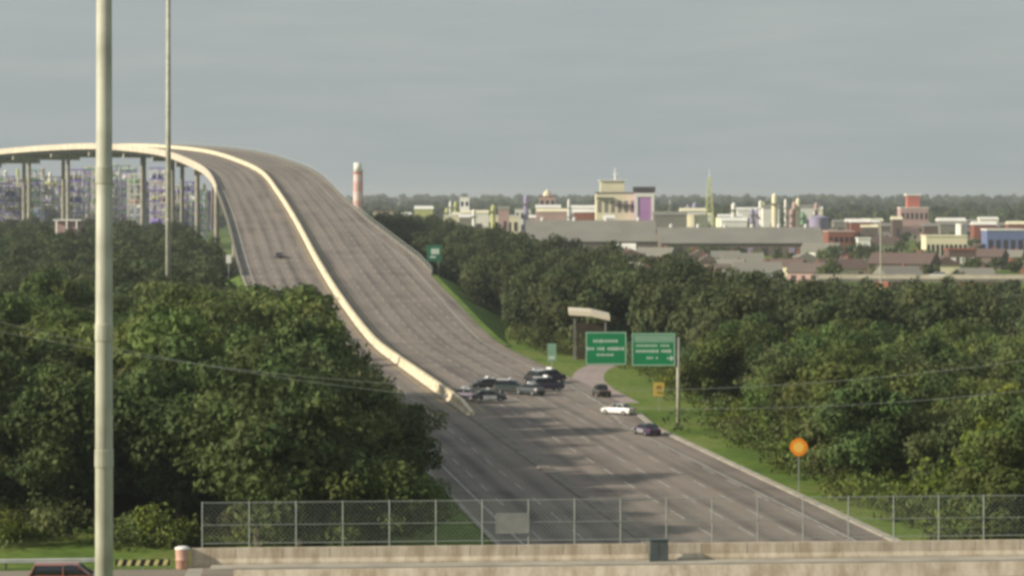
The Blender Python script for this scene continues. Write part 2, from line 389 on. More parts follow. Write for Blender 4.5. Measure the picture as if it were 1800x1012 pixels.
# concrete median barrier from under the overpass to the far side of the bridge
mbp = lambda p: [(-.60, .0), (-.58, .14), (-.36, .5), (-.28, 1.42), (.28, 1.42), (.36, .5), (.58, .14), (.60, .0)]
I_ME = idx(352)
tag(sweep(0, I_ME, lambda p: [(-.75, .0), (-.70, .14), (.70, .14), (.75, .0)], 'median_strip', M_mstrip), kind='structure')
o = sweep(I_ME, LAST, lambda p: [(a_, b_ * min(1, .45 + max(0, p.y - 352)/20)) for a_, b_ in mbp(p)], 'median_barrier', M_barr)
jm = MB()
for i in range(I_ME + 3, idx(1150), 2):
    for sx in (-1, 1):
        a_, b_ = at(i, sx*.30, 1.40), at(i, sx*.60, .1); d_ = (PATH[i+1] - PATH[i]).normalized()*.09; n_ = NORM[i]*sx*.02
        c_ = at(i, sx*.375, .5); jm.quad(a_ - d_ + n_, a_ + d_ + n_, c_ + d_ + n_, c_ - d_ + n_).quad(c_ - d_ + n_, c_ + d_ + n_, b_ + d_ + n_, b_ - d_ + n_)
jm.build('joint', M_concd, o)
tag(o, 'long cream concrete barrier running up the middle of the freeway and over the bridge', 'barrier')

# ------------------------------------------------------------------ overpass at the bottom of the view
OX, OY = -21.0, 166.0; ORZ = math.atan(0.077)
ov = thing('overpass', (OX, OY, 0), 'pale concrete overpass crossing above the freeway at the bottom of the view', 'bridge', rz=ORZ)
def om(name, m, b, bev=0.0): return b.build(name, m, ov, bevel=bev)
m = MB()
m.quad((1, -19.6, 6.02), (96, -19.6, 6.02), (96, -.3, 6.02), (1, -.3, 6.02))
me_uv = [(v[1], v[0]) for v in m.v]
m.build('road_surface', M_asph, ov, uv=me_uv)
om('deck_slab', M_conc2, MB().box((48.5, -10, 5.65), (97, 20.6, 0.7)))
for yy in (-17.5, -13.5, -9.5, -5.5, -2): om('girder', M_conc2, MB().box((48.5, yy, 4.797), (96, .5, 1.0)))
for xx in (24, 57, 85):
    q = MB().box((xx, -10, 3.897), (1.2, 20, .8))
    for yy in (-18, -12.5, -7.5, -2): q.tube((xx, yy, 0), (xx, yy, 3.5), .45, n=14)
    om('pier', M_conc2, q)
def wall_section(yc, top=7.2, base=6.03, x0=.2, x1=96, th=.3):
    b = MB(); rs = []
    for xx in (x0, x1):
        rs.append([Vector((xx, yc - th, base)), Vector((xx, yc - th*.9, base + .25)), Vector((xx, yc - th*.5, base + .5)), Vector((xx, yc - th*.5, top)), Vector((xx, yc + th*.55, top)), Vector((xx, yc + th*.55, base))])
    return b.rings(rs)
om('parapet', M_parap, wall_section(0))
om('parapet', M_parap, wall_section(-20.2))
jb = MB()
for k in range(1, 32): jb.box((k*3.05, -.152, 6.85), (.03, .01, .7))
om('joint', M_concd, jb)
# centre kerb wall on the overpass: low pale barrier
b_ = MB(); rs = []
for xx in (3.2, 95):
    rs.append([Vector((xx, -8.3, 6.03)), Vector((xx, -8.0, 6.9)), Vector((xx, -7.75, 6.9)), Vector((xx, -7.45, 6.03))])
om('centre_barrier', M_parap, b_.rings(rs))
om('sidewalk', M_conc2, MB().box((48.5, -1.25, 6.10), (94, 1.7, .15)))

# embanked approach of the overpass on the left, and on the right
m = MB()
for (x0, x1) in ((-900, 1.0), (96, 900)):
    e = -6 if x1 < 50 else 6
    pr = lambda xx: [Vector((xx, -32, -.05)), Vector((xx, -20.8, 5.9)), Vector((xx, 1.2, 5.9)), Vector((xx, 13.5, -.05))]
    if x1 < 50: rs = [pr(x0), pr(x1 - 1), [Vector((x1 + 9, -20.8, -.05)), Vector((x1, -20.8, 5.9)), Vector((x1, 1.2, 5.9)), Vector((x1 + 9, 1.2, -.05))]]
    else: rs = [[Vector((x0 - 9, -20.8, -.05)), Vector((x0, -20.8, 5.9)), Vector((x0, 1.2, 5.9)), Vector((x0 - 9, 1.2, -.05))], pr(x0 + 1), pr(x1)]
    m.rings(rs)
ob = m.build('embankment', M_grass); ob.location = (OX, OY, 0); ob.rotation_euler.z = ORZ; tag(ob, kind='structure')
m = MB(); m.quad((-900, -19.6, 5.96), (1.0, -19.6, 5.96), (1.0, -.6, 5.96), (-900, -.6, 5.96)).quad((96, -19.6, 5.96), (900, -19.6, 5.96), (900, -.6, 5.96), (96, -.6, 5.96))
ob = m.build('road', M_asph, uv=[(v[1], v[0]) for v in m.v]); ob.location = (OX, OY, 0); ob.rotation_euler.z = ORZ; tag(ob, kind='structure')

def o2w(x, y, z): c, s_ = math.cos(ORZ), math.sin(ORZ); return (OX + x*c - y*s_, OY + x*s_ + y*c, z)
# chain-link fence behind the parapet
fence = thing('chain_link_fence', o2w(.9, .35, 6.5), 'tall see-through chain link fence with steel posts behind the overpass parapet', 'fence', rz=ORZ)
FX = 3.04; NP = 32; FB, FT = .95, 3.60
wm = bpy.data.materials.new('chain_link'); wm.use_nodes = True
n = wm.node_tree; b = n.nodes['Principled BSDF']; b.inputs['Base Color'].default_value = (.26, .29, .26, 1); b.inputs['Roughness'].default_value = .6
# wire mesh: real thin wires in two diagonal directions
def wires(x0, x1, z0, z1, pitch=.32, r=.006):
    q = MB(); k = x0 - (z1 - z0)
    while k < x1:
        for sgn in (1, -1):
            a0, a1 = k, k + (z1 - z0)
            u0, u1 = max(a0, x0), min(a1, x1)
            if u1 > u0:
                za, zb = z0 + (u0 - a0), z0 + (u1 - a0)
                if sgn < 0: za, zb = z1 - (u0 - a0), z1 - (u1 - a0)
                dd = r * .7
                q.quad((u0 - dd, .002*sgn, za + dd*sgn), (u0 + dd, .002*sgn, za - dd*sgn), (u1 + dd, .002*sgn, zb - dd*sgn), (u1 - dd, .002*sgn, zb + dd*sgn))
        k += pitch
    return q
for k in range(NP):
    MB().tube((k*FX, 0, -.4), (k*FX, 0, FT), .042, n=8).lathe((k*FX, 0, FT), [(.05, 0), (.05, .04), (.01, .08)], 8).build('post', M_galvd, fence)
MB().tube((0, 0, FT), ((NP-1)*FX, 0, FT), .028, n=6).build('top_rail', M_galvd, fence)
MB().tube((0, -.05, FT - 1.45), ((NP-1)*FX, -.05, FT - 1.45), .022, n=6).build('middle_rail', M_galvd, fence)
MB().tube((0, 0, FB), ((NP-1)*FX, 0, FB), .028, n=6).build('bottom_rail', M_galvd, fence)
wires(0, (NP-1)*FX, FB, FT).build('wire_mesh', wm, fence)
# grey panel wired to the fence
p = o2w(21.1, .23, 0)
t = thing('fence_panel', (p[0], p[1], 8.0), 'plain grey rectangular board wired to the chain link fence', 'panel', rz=ORZ)
MB().box((0, 0, .6), (2.1, .03, 1.22)).build('board', mat('grey_board', (.26, .27, .25), .8, .2, 1.5), t)
b_ = MB()
for xx, zz, dx, dz in ((0, 1.23, 2.16, .05), (0, -.03, 2.16, .05), (-1.07, .6, .05, 1.2), (1.07, .6, .05, 1.2)): b_.box((xx, 0, zz), (dx, .05, dz))
b_.build('frame', M_galvd, t)
# dark utility box beside the parapet
p = o2w(30.6, -.95, 0)
t = thing('utility_cabinet', (p[0], p[1], 6.175), 'dark grey utility cabinet standing against the overpass parapet', 'cabinet', rz=ORZ)
mg = mat('cabinet_grey', (.10, .12, .12), .6, .25, 1.5)
MB().box((0, 0, .70), (1.25, .5, 1.4), taper=.97).build('body', mg, t, bevel=.03)
MB().box((0, -.02, 1.43), (1.34, .6, .08)).build('lid', mg, t)
MB().box((-.3, -.262, .7), (.56, .02, 1.15)).build('door', mg, t); MB().box((.3, -.262, .7), (.56, .02, 1.15)).build('door', mg, t)
MB().box((0, 0, -.03), (1.4, .6, .1)).build('plinth', M_conc2, t)
# crash barrel at the parapet end
p = o2w(-.35, -.35, 0)
t = thing('crash_barrel', (p[0], p[1], 5.96), 'salmon pink crash barrel with a pale lid at the end of the parapet', 'barrel')
mp_ = mat('salmon_plastic', (.56, .34, .25), .55, .2, 1.5)
MB().lathe((0, 0, 0), [(.40, 0), (.44, .05), (.42, .5), (.47, .55), (.47, .62), (.43, .66), (.46, 1.2), (.46, 1.26)], 24).build('drum', mp_, t, smooth=True)
MB().lathe((0, 0, 1.265), [(.5, 0), (.5, .07), (.3, .16), (.02, .2)], 24).build('lid', M_white, t, smooth=True)
# low hazard board on stub posts beside the road, left of the barrel
p = G(203, 1000, 5.98)
t = thing('hazard_barricade', (p.x, p.y + .3, 5.94), 'low barricade board striped pale yellow and black beside the embankment road', 'barricade', rz=ORZ)
for xx in (.3, 1.7, 3.1): MB().box((xx, .06, .35), (.1, .08, .75)).build('post', M_galvd, t)
MB().box((1.7, 0, .42), (3.5, .04, .42)).build('board', M_black, t)
b_ = MB()
for k in range(6):
    x0 = .05 + k*.58; b_.quad((x0, -.024, .23), (x0 + .26, -.024, .23), (x0 + .40, -.024, .61), (x0 + .14, -.024, .61))
b_.build('stripes', mat('pale_yellow_sheeting', (.65, .60, .25), .5, .1, 2), t)
# guard rail at the far left
p = o2w(-70, .2, 0)
t = thing('guard_rail', (p[0], p[1], 5.92), 'weathered steel guard rail along the grassy edge of the embankment road', 'guard rail', rz=ORZ)
rs = []
L_ = 64.5
for xx in (0, L_): rs.append([Vector((xx, y_, z_)) for y_, z_ in ((0, .40), (-.05, .47), (0, .54), (-.05, .61), (0, .70), (.02, .70), (.02, .40))])
MB().rings(rs).build('rail', M_galv, t)
for k in range(33): MB().box((.3 + k*2.0, .09, .33), (.12, .13, .72)).build('post', M_bark, t)

# ------------------------------------------------------------------ high-mast lamp posts
def mast(p, h, r0, r1, label, name='high_mast_light', group=None, rings=True, rz=0):
    t = thing(name, p, label, 'lamp post', group)
    MB().tube((0, 0, 0), (0, 0, h), r0, r1, n=20).build('pole', M_polepale, t, smooth=True)
    MB().lathe((0, 0, 0), [(r0*2.2, 0), (r0*2.2, .12), (r0*1.15, .16), (r0*1.1, .5)], 16).build('base_flange', M_galv, t)
    for zz in (.12, .30, .48, .56, .66, .84): MB().lathe((0, 0, h*zz), [(r0 + (r1 - r0)*zz + .004, 0), (r0 + (r1 - r0)*zz + .022, .02), (r0 + (r1 - r0)*zz + .018, .5), (r0 + (r1 - r0)*zz + .0, .52)], 20).build('slip_joint', M_polepale, t)
    q = MB()
    for k in range(16):
        a = 2*math.pi*k/16; b2 = 2*math.pi*(k+1)/16; q.tube((1.1*math.cos(a), 1.1*math.sin(a), h - .3), (1.1*math.cos(b2), 1.1*math.sin(b2), h - .3), .05, n=5)
    for k in range(4): a = k*math.pi/2; q.tube((0, 0, h - .3), (1.1*math.cos(a), 1.1*math.sin(a), h - .3), .04, n=5)
    q.build('lamp_ring', M_galv, t)
    for k in range(6):
        a = k*math.pi/3; MB().lathe((1.3*math.cos(a), 1.3*math.sin(a), h - .75), [(.28, 0), (.3, .1), (.16, .4), (.08, .5)], 10).build('lamp_head', M_galv, t)
    return t
mast((-11.95, 75, 0), 46, .31, .20, 'thick pale steel high mast light pole rising in the left foreground')
mast((P(296, 465, 500).x, 500, 0), 84, .60, .36, 'slender white high mast light pole rising from the trees in front of the bridge')
# ------------------------------------------------------------------ overhead sign on a cantilever
gp = Vector((21.75, 335, 0))
t = thing('overhead_sign', gp, 'two large green guide panels on a cantilever arm with a pale steel post', 'road sign')
MB().tube((0, 0, 0), (0, 0, 11.6), .27, .2, n=14).build('post', M_polepale, t, smooth=True)
MB().lathe((0, 0, 0), [(.5, 0), (.5, .12), (.3, .16)], 12).build('base_flange', M_galv, t)
q = MB()
for zz in (9.3, 10.9): q.tube((0, .1, zz), (-12.0, .1, zz), .1, n=8)
for k in range(10): q.tube((-k*1.2, .1, 9.3 if k % 2 else 10.9), (-(k+1)*1.2, .1, 10.9 if k % 2 else 9.3), .05, n=6)
q.build('arm_truss', M_galvd, t)
def panel(xc, zc, w_, h_, arrow, header):
    b1 = MB().box((xc, -.25, zc), (w_, .08, h_)).build('sign_panel', M_sgreen, t)
    f = MB(); e = .13
    for cx, cz, dx, dz in ((0, h_/2 - e, w_ - .16, .09), (0, -h_/2 + e, w_ - .16, .09), (-w_/2 + e, 0, .09, h_ - .34), (w_/2 - e, 0, .09, h_ - .34)):
        f.box((xc + cx, -.30, zc + cz), (dx, .02, dz))
    f.build('border', M_legend, b1)
    # legend too blurred to read in the photo: rows of letter-sized strokes
    lg = MB(); rr = random.Random(int(abs(xc)*10))
    rows = [(.95, .42, .62), (-.05, .42, .92), (-.85, .28, .45)] if not arrow else [(.50, .32, .80), (-.22, .42, .80), (-1.1, .3, .3)]
    for zz, hh, fr in rows:
        lg = MB(); x = xc - w_*fr/2
        while x < xc + w_*fr/2 - .2:
            wd = rr.uniform(.16, .30)
            lg.box((x + wd/2, -.30, zc + zz), (wd, .02, hh*rr.choice((.75, .75, 1)))); x += wd + (.09 if rr.random() < .85 else .4)
        lg.build('legend_row', M_legend, b1)
    if arrow:
        lg = MB(); ax, az = xc + w_*.36, zc - 1.05
        lg.box((ax - .05, -.30, az - .1), (.55, .02, .16)); lg.f.append((len(lg.v), len(lg.v)+1, len(lg.v)+2)); lg.v += [(ax + .15, -.312, az - .5), (ax + .62, -.312, az - .1), (ax + .15, -.312, az + .3)]
        lg.build('arrow', M_legend, b1)
    if header:
        MB().box((xc + .05, -.302, zc + h_/2 - .78), (w_ - .6, .02, .95)).build('header_plate', M_sgreenp, b1)
    v = MB()
    for xx in (-w_*.3, w_*.3): v.box((xc + xx, -.12, zc), (.1, .16, h_ * .95))
    v.build('bracket', M_galvd, b1)
panel(-9.45, 10.15, 5.4, 4.35, False, False)
panel(-3.25, 10.0, 5.75, 4.35, True, True)
# gore exit sign
p = G(970, 655)
t = thing('exit_sign', p, 'small pale green upright sign on a post at the ramp gore', 'road sign')
MB().box((0, 0, 1.1), (.14, .1, 2.2)).build('post', M_galv, t)
MB().box((0, -.08, 3.5), (1.5, .06, 3.0)).build('sign_panel', M_sgreenp, t)
MB().box((0, -.125, 2.6), (1.0, .02, .5)).build('legend', M_legend, t)
# green sign beside the bridge ramp
p = P(763, 445, 690)
t = thing('guide_sign', (p.x, p.y, 0), 'green road sign on posts among trees to the right of the climbing bridge', 'road sign')
for xx in (-1.2, 1.2): MB().box((xx, .06, p.z/2), (.2, .2, p.z + 3)).build('post', M_galvd, t)
MB().box((0, -.1, p.z), (4.0, .1, 4.4)).build('sign_panel', mat('dull_green_sheeting', (.03, .16, .09), .5, .2, .5), t)
l_ = MB(); l_.box((.3, -.17, p.z + .5), (2.2, .02, 1.5)); l_.box((-.3, -.17, p.z - 1.0), (1.6, .02, .5)); l_.build('legend', M_legend, t)
# yellow and orange signs
p = G(1158, 722)
t = thing('warning_sign', p, 'tan yellow rectangular warning sign in the grass beside the ramp', 'road sign')
MB().box((0, .05, 1.3), (.12, .1, 3.6)).build('post', M_galvd, t)
MB().box((0, -.04, 3.05), (1.55, .05, 1.9)).build('sign_panel', M_yellow, t)
q = MB().box((0, -.08, 3.35), (.7, .02, .5)).box((0, -.08, 2.6), (.5, .02, .3)); q.build('legend', mat('sign_black', (.25, .18, .05), .6), t)
p = G(1404, 868)
t = thing('work_zone_sign', p, 'bright orange rounded work sign on a post before the right-hand trees', 'road sign')
MB().box((0, .06, 1.9), (.12, .1, 3.8)).build('post', M_galvd, t)
def disc(rx, y0, y1, pw, zc):
    q = MB(); rs = []
    for yy in (y0, y1):
        ring = []
        for k in range(40):
            a = 2*math.pi*k/40; c, s_ = math.cos(a), math.sin(a); r = rx / ((abs(c)**pw + abs(s_)**pw) ** (1/pw))
            ring.append(Vector((r*c, yy, zc + r*s_)))
        rs.append(ring)
    return q.rings(rs)
disc(.92, 0, -.05, 1.7, 4.75).build('sign_panel', M_orange, t)
disc(.56, -.053, -.06, 1.8, 4.75).build('centre', M_orange2, t)
# small white sign on the left of the climbing road
p = P(402, 455, 660)
t = thing('white_marker_sign', (p.x, p.y, 0), 'small white sign on a tall post left of the climbing carriageway', 'road sign')
MB().tube((0, 0, 0), (0, 0, p.z + .9), .09, n=8).build('post', M_galv, t)
MB().box((0, -.12, p.z), (1.3, .06, 2.2)).build('sign_panel', M_white, t)
# open shelter in the trees
p = P(1008, 556, 470)
t = thing('canopy_shelter', (p.x, p.y, 0), 'open shelter with a pale flat canopy on posts in the trees behind the green signs', 'shelter')
rh = p.z
b_ = MB(); rs = []
for xx, zz in ((-.9, rh + 1.25), (3.2, rh + 1.0), (6.6, rh + .2)):
    rs.append([Vector((xx, -3, zz)), Vector((xx, 3, zz + .35)), Vector((xx, 3, zz + .10)), Vector((xx, -3, zz - .85))])
b_.rings(rs).build('canopy_roof', mat('cream_metal', (.80, .70, .55), .5, .1, .4), t)
for xx in (.2, 5.8):
    for yy in (-2.2, 2.2): MB().box((xx, yy, rh/2 - .2), (.35, .35, rh - .4)).build('post', M_concd, t)
MB().box((3.2, 2.0, rh*.42), (5, .3, rh*.84)).build('back_wall', mat('brown_boards', (.06, .045, .035), .9, .3, .5), t)

# ------------------------------------------------------------------ vehicles
def paint(name, c): return mat(name, c, .35, .05, 2, spec=.5, coat=.4)
P_black = paint('black_car_paint', (.018, .018, .022)); P_purple = paint('dark_violet_car_paint', (.05, .03, .075)); P_white = paint('white_car_paint', (.74, .73, .70))
P_navy = paint('dark_blue_grey_car_paint', (.04, .05, .06)); P_red = paint('rust_red_car_paint', (.26, .075, .035)); P_green = paint('dark_green_grey_car_paint', (.035, .05, .045))
P_silver = paint('silver_grey_car_paint', (.30, .30, .29)); P_light = mat('lamp_lens', (.8, .78, .7), .15); P_tail = mat('tail_lens', (.45, .02, .015), .2)
P_rim = mat('wheel_rim', (.35, .35, .36), .35, metal=.6); P_bar = mat('light_bar_plastic', (.75, .76, .80), .3)
def ring(x, z0, z1, hw, top=.86, n=1):
    zm = z0 + (z1 - z0)*.55
    return [Vector((x, -hw*.92, z0)), Vector((x, -hw, z0 + .12)), Vector((x, -hw, zm)), Vector((x, -hw*top, z1)), Vector((x, -hw*top*.6, z1 + .03)), Vector((x, hw*top*.6, z1 + .03)),
            Vector((x, hw*top, z1)), Vector((x, hw, zm)), Vector((x, hw, z0 + .12)), Vector((x, hw*.92, z0))]
def car(loc, rz, label, cat, body, roof=None, doors=None, kind='sedan', police=True, group=None, name='police_car'):
    t = thing(name, loc, label, cat, group, rz)
    if kind == 'sedan':
        secs = [(-2.5, .42, .72, .70), (-2.42, .28, .92, .86), (-1.9, .24, 1.00, .93), (-1.2, .24, .98, .94), (.9, .24, .97, .94), (1.3, .24, .95, .94), (2.1, .26, .84, .90), (2.42, .30, .72, .80), (2.5, .42, .62, .66)]
        gh = [(-1.75, .98, .98, .84), (-1.15, .97, 1.40, .80), (.1, .97, 1.43, .80), (.45, .97, 1.38, .80), (1.25, .96, .96, .84)]; rf = (-1.2, .35, 1.44, .66)
    elif kind == 'suv':
        secs = [(-2.5, .45, .9, .76), (-2.45, .32, 1.15, .92), (-1.9, .28, 1.2, .97), (1.0, .28, 1.15, .97), (1.3, .28, 1.12, .97), (2.2, .3, 1.02, .94), (2.5, .36, .85, .84), (2.56, .5, .75, .7)]
        gh = [(-2.4, 1.14, 1.16, .88), (-2.1, 1.14, 1.74, .82), (.2, 1.14, 1.78, .82), (.6, 1.12, 1.70, .82), (1.35, 1.1, 1.1, .88)]; rf = (-2.15, .5, 1.79, .70)
    else:
        secs = [(-2.75, .5, .9, .8), (-2.7, .42, 1.05, .95), (-.9, .4, 1.05, .97), (-.6, .38, 1.1, .97), (1.1, .36, 1.1, .97), (1.4, .36, 1.08, .97), (2.4, .38, .98, .94), (2.7, .44, .8, .84)]
        gh = [(-.75, 1.08, 1.10, .86), (-.55, 1.08, 1.72, .80), (.5, 1.08, 1.74, .80), (.8, 1.08, 1.68, .80), (1.45, 1.06, 1.06, .86)]; rf = (-.6, .7, 1.75, .68)
    bo = MB().rings([ring(*s) for s in secs]).build('body', body, t, smooth=False, bevel=.03)
    g_ = MB().rings([ring(x, a, b2, hw, .82) for x, a, b2, hw in gh]).build('windows', M_glass, t)
    # roof skin a little proud of the glass, with pillars
    x0, x1, zr, hw = rf
    q = MB().rings([[Vector((x0, -hw, zr - .02)), Vector((x0, -hw*.6, zr + .035)), Vector((x0, hw*.6, zr + .035)), Vector((x0, hw, zr - .02)), Vector((x0, hw*.6, zr - .03)), Vector((x0, -hw*.6, zr - .03))],
                    [Vector((x1, -hw, zr - .03)), Vector((x1, -hw*.6, zr + .02)), Vector((x1, hw*.6, zr + .02)), Vector((x1, hw, zr - .03)), Vector((x1, hw*.6, zr - .05)), Vector((x1, -hw*.6, zr - .05))]])
    q.build('roof', roof or body, t)
    zb = secs[3][2]
    pm = MB()
    for sx in (-1, 1):
        ys_ = sx * (gh[0][3] + .015); yt = sx * (hw + .07)
        for (xa, xb) in ((gh[0][0] + .05, x0 + .05), (-.35, -.35), (gh[-1][0] - .05, x1 - .02)):
            pm.tube((xa, ys_, zb), (xb, yt, zr - .06), .035, n=5)
    pm.build('pillars', body, t)
    if police: t.scale = (1.04, 1.04, 1.22)
    if doors:
        for sx in (-1, 1):
            for xa in (-.42, .55):
                MB().box((xa, sx*(secs[3][3] + .006), (secs[3][1] + zb)/2 - .02), (.93, .014, (zb - secs[3][1])*.62)).build('door', doors, t)
    for x_ in (secs[0][0] + .95, secs[-1][0] - .95):
        for sx in (-1, 1):
            wy = sx * (secs[3][3] - .08)
            wh = MB().tube((x_, wy - .12, .35), (x_, wy + .12, .35), .35, n=16).build('wheel', M_black, t)
            MB().tube((x_, wy + sx*.121, .35), (x_, wy + sx*.135, .35), .21, n=12).build('rim', P_rim, wh)
    for sx in (-1, 1):
        MB().box((secs[-1][0] - .09, sx*.62, secs[-1][2] + .02), (.16, .3, .13)).build('headlight', P_light, t)
        MB().box((secs[0][0] + .05, sx*.62, secs[0][2] + .08), (.1, .3, .14)).build('tail_light', P_tail, t)
    if police:
        MB().box((-.2, 0, zr + .13), (.34, 1.25, .17)).build('light_bar', P_bar, t)
    return t
GP = 'police cars drawn up across the freeway lanes'
def gx(x, y): v = G(x, y); return (v.x, v.y, .025)
car(gx(815, 703), R(155), 'dark violet police car with white roof, nearest the median barrier in the roadblock', 'police car', P_purple, P_white, None, group=GP)
car(gx(860, 706), R(4), 'black police car with white doors seen side on, foremost in the roadblock', 'police car', P_black, P_black, P_white, group=GP)
car(gx(855, 684), R(195), 'dark police car with pale roof behind the one with white doors', 'police car', P_black, P_white, None, group=GP, kind='sedan')
car(gx(899, 692), R(-8), 'dark green-grey police car with white roof in the middle of the roadblock', 'police car', P_green, P_white, None, group=GP, kind='suv')
car(gx(932, 694), R(130), 'dark police car with pale roof angled right of the middle of the roadblock', 'police car', P_navy, P_white, None, group=GP)
car(gx(962, 687), R(28), 'dark violet police van with slanted white roof at the right end of the roadblock', 'police car', P_purple, P_white, None, group=GP, kind='suv')
car(gx(942, 674), R(120), 'dark police car with pale roof, farthest back in the roadblock', 'police car', P_black, P_white, None, group=GP, kind='suv')
car(gx(968, 672), R(40), 'dark violet police car with pale roof at the road edge below the exit sign', 'police car', P_purple, P_white, None, group=GP, kind='suv')
car(gx(1057, 696), R(100), 'dark brown-black pickup stopped on the right shoulder, farthest of three', 'pickup', paint('dark_brown_car_paint', (.035, .03, .022)), None, None, kind='pickup', police=False, name='pickup_truck')
car(gx(1087, 728), R(140), 'white car stopped on the right shoulder behind the roadblock', 'car', P_white, P_white, None, police=False, name='parked_car')
car(gx(1137, 764), R(112), 'dark violet car with silver doors stopped on the right shoulder, nearest of three', 'car', P_purple, P_purple, P_silver, police=False, name='parked_car')
iL = idx(700); q = at(iL, -9.5, .03)
car(q, math.atan2(-NORM[iL].x, NORM[iL].y) * -1 + R(0), 'lone dark car on the left carriageway where the road climbs', 'car', P_navy, None, None, police=False, name='car')

p = o2w(-6.6, -10.2, 0)
car((p[0], p[1], 5.97), ORZ, 'rust red car passing on the embankment road at the bottom left', 'car', P_red, P_red, None, kind='suv', police=False, name='car')

# ------------------------------------------------------------------ overhead wires and their poles
def wire(pts, name, label, r=.034, m=None):
    q = MB()
    for a, b2 in zip(pts, pts[1:]): q.tube(a, b2, r, n=5, cap=False)
    tag(q.build(name, m or M_galv), label, 'cable')
def sag(a, b2, s_, n_=16): return [a.lerp(b2, k/n_) - Vector((0, 0, s_*4*(k/n_)*(1-k/n_))) for k in range(n_+1)]
upole = lambda p, h, lb: (lambda t: (MB().tube((0, 0, 0), (0, 0, h), .19, .12, n=10).build('pole', M_bark, t), MB().box((0, 0, h - .7), (.14, 2.4, .14)).build('crossarm', M_bark, t)))(thing('utility_pole', p, lb, 'pole'))
WY = 190.0
def span(x0, x1, xc, yc, k, dy):       # a hanging cable between two poles just outside the view
    n_ = 40; return [P(x0 + (x1 - x0)*j/n_, yc - k*(x0 + (x1 - x0)*j/n_ - xc)**2, WY + dy) for j in range(n_ + 1)]
wa, wb = span(-70, 1880, 1050, 686, 9.4e-5, 0), span(-70, 1880, 1235, 718, 1.0e-4, 0)
wire(wa, 'overhead_cable', 'upper thin pale cable hanging across the view in front of the trees', .016, M_galvd)
wire(wb, 'overhead_cable', 'lower thin pale cable hanging across the view in front of the trees', .016, M_galvd)
upole((wa[0].x, WY, 0), wb[0].z + 1.2, 'brown wooden utility pole beyond the far left edge carrying the cables')
upole((wa[-1].x, WY, 0), wa[-1].z + 1.2, 'brown wooden utility pole beyond the far right edge carrying the cables')

# ------------------------------------------------------------------ trees
def leaf_cloud(lobes, per, size, rng, flat=0.75, tint=True):
    """many leaf-sized quads on and in the given lobes (centre, radius): arrays of verts, faces, tint"""
    V = []; T = []
    for (c, r) in lobes:
        k = max(6, int(per * (r / 1.6) ** 2))
        d = rng.normal(size=(k, 3)); d /= np.linalg.norm(d, axis=1)[:, None]
        rad = r * (0.55 + 0.5 * rng.random(k) ** .6); rad *= np.where(rng.random(k) < .12, 1.18, 1)
        pos = np.array(c) + d * rad[:, None] * np.array([1, 1, flat])
        nrm = d + rng.normal(size=(k, 3)) * .55; nrm[:, 2] += .25; nrm /= np.linalg.norm(nrm, axis=1)[:, None]
        ref = rng.normal(size=(k, 3)); u = np.cross(nrm, ref); u /= np.linalg.norm(u, axis=1)[:, None]; v = np.cross(nrm, u)
        s_ = size * (0.6 + .8 * rng.random(k))[:, None]
        q = np.stack([pos + u*s_*1.15, pos + v*s_*.65, pos - u*s_*1.15, pos - v*s_*.65], 1)
        V.append(q.reshape(-1, 3))
        base = rng.uniform(.72, 1.3); cc = base * (0.85 + .3 * rng.random(k)); warm = rng.uniform(.9, 1.15)
        T.append(np.repeat(np.stack([cc*warm, cc, cc*.95, np.ones(k)], 1), 4, axis=0))
    return np.concatenate(V), np.concatenate(T)
def quadmesh(name, V, T, m):
    me = bpy.data.meshes.new(name); nq = len(V) // 4
    me.vertices.add(len(V)); me.vertices.foreach_set('co', V.astype(np.float32).ravel())
    me.loops.add(nq*4); me.loops.foreach_set('vertex_index', np.arange(nq*4, dtype=np.int32))
    me.polygons.add(nq); me.polygons.foreach_set('loop_start', np.arange(0, nq*4, 4, dtype=np.int32)); me.polygons.foreach_set('loop_total', np.full(nq, 4, dtype=np.int32))
    me.materials.append(m); me.update()
    a = me.color_attributes.new('tint', 'FLOAT_COLOR', 'POINT'); a.data.foreach_set('color', T.astype(np.float32).ravel())
    me.update(); return me
def crown_lobes(h, rad, z0, n_, rng, shape=1.0):
    L = []; zc = (h + z0) / 2; hz = (h - z0) / 2
    bumps = rng.uniform(.75, 1.2, 7); ph = rng.uniform(0, 6.28)
    while len(L) < n_:
        d = rng.normal(size=3); d /= np.linalg.norm(d); rr = rng.random() ** .45
        z = zc + d[2] * rr * hz
        f = bumps[int((math.atan2(d[1], d[0]) + math.pi) / 6.2832 * 6.99)]
        taper = 1.0 - .35 * max(0, (z - zc) / hz) ** shape
        x = d[0] * rr * rad * f * taper; y = d[1] * rr * rad * f * taper
        r = rng.uniform(.7, 2.1) * (rad / 5.2); L.append(((x, y, min(z, h - r*.6)), r))
    return L
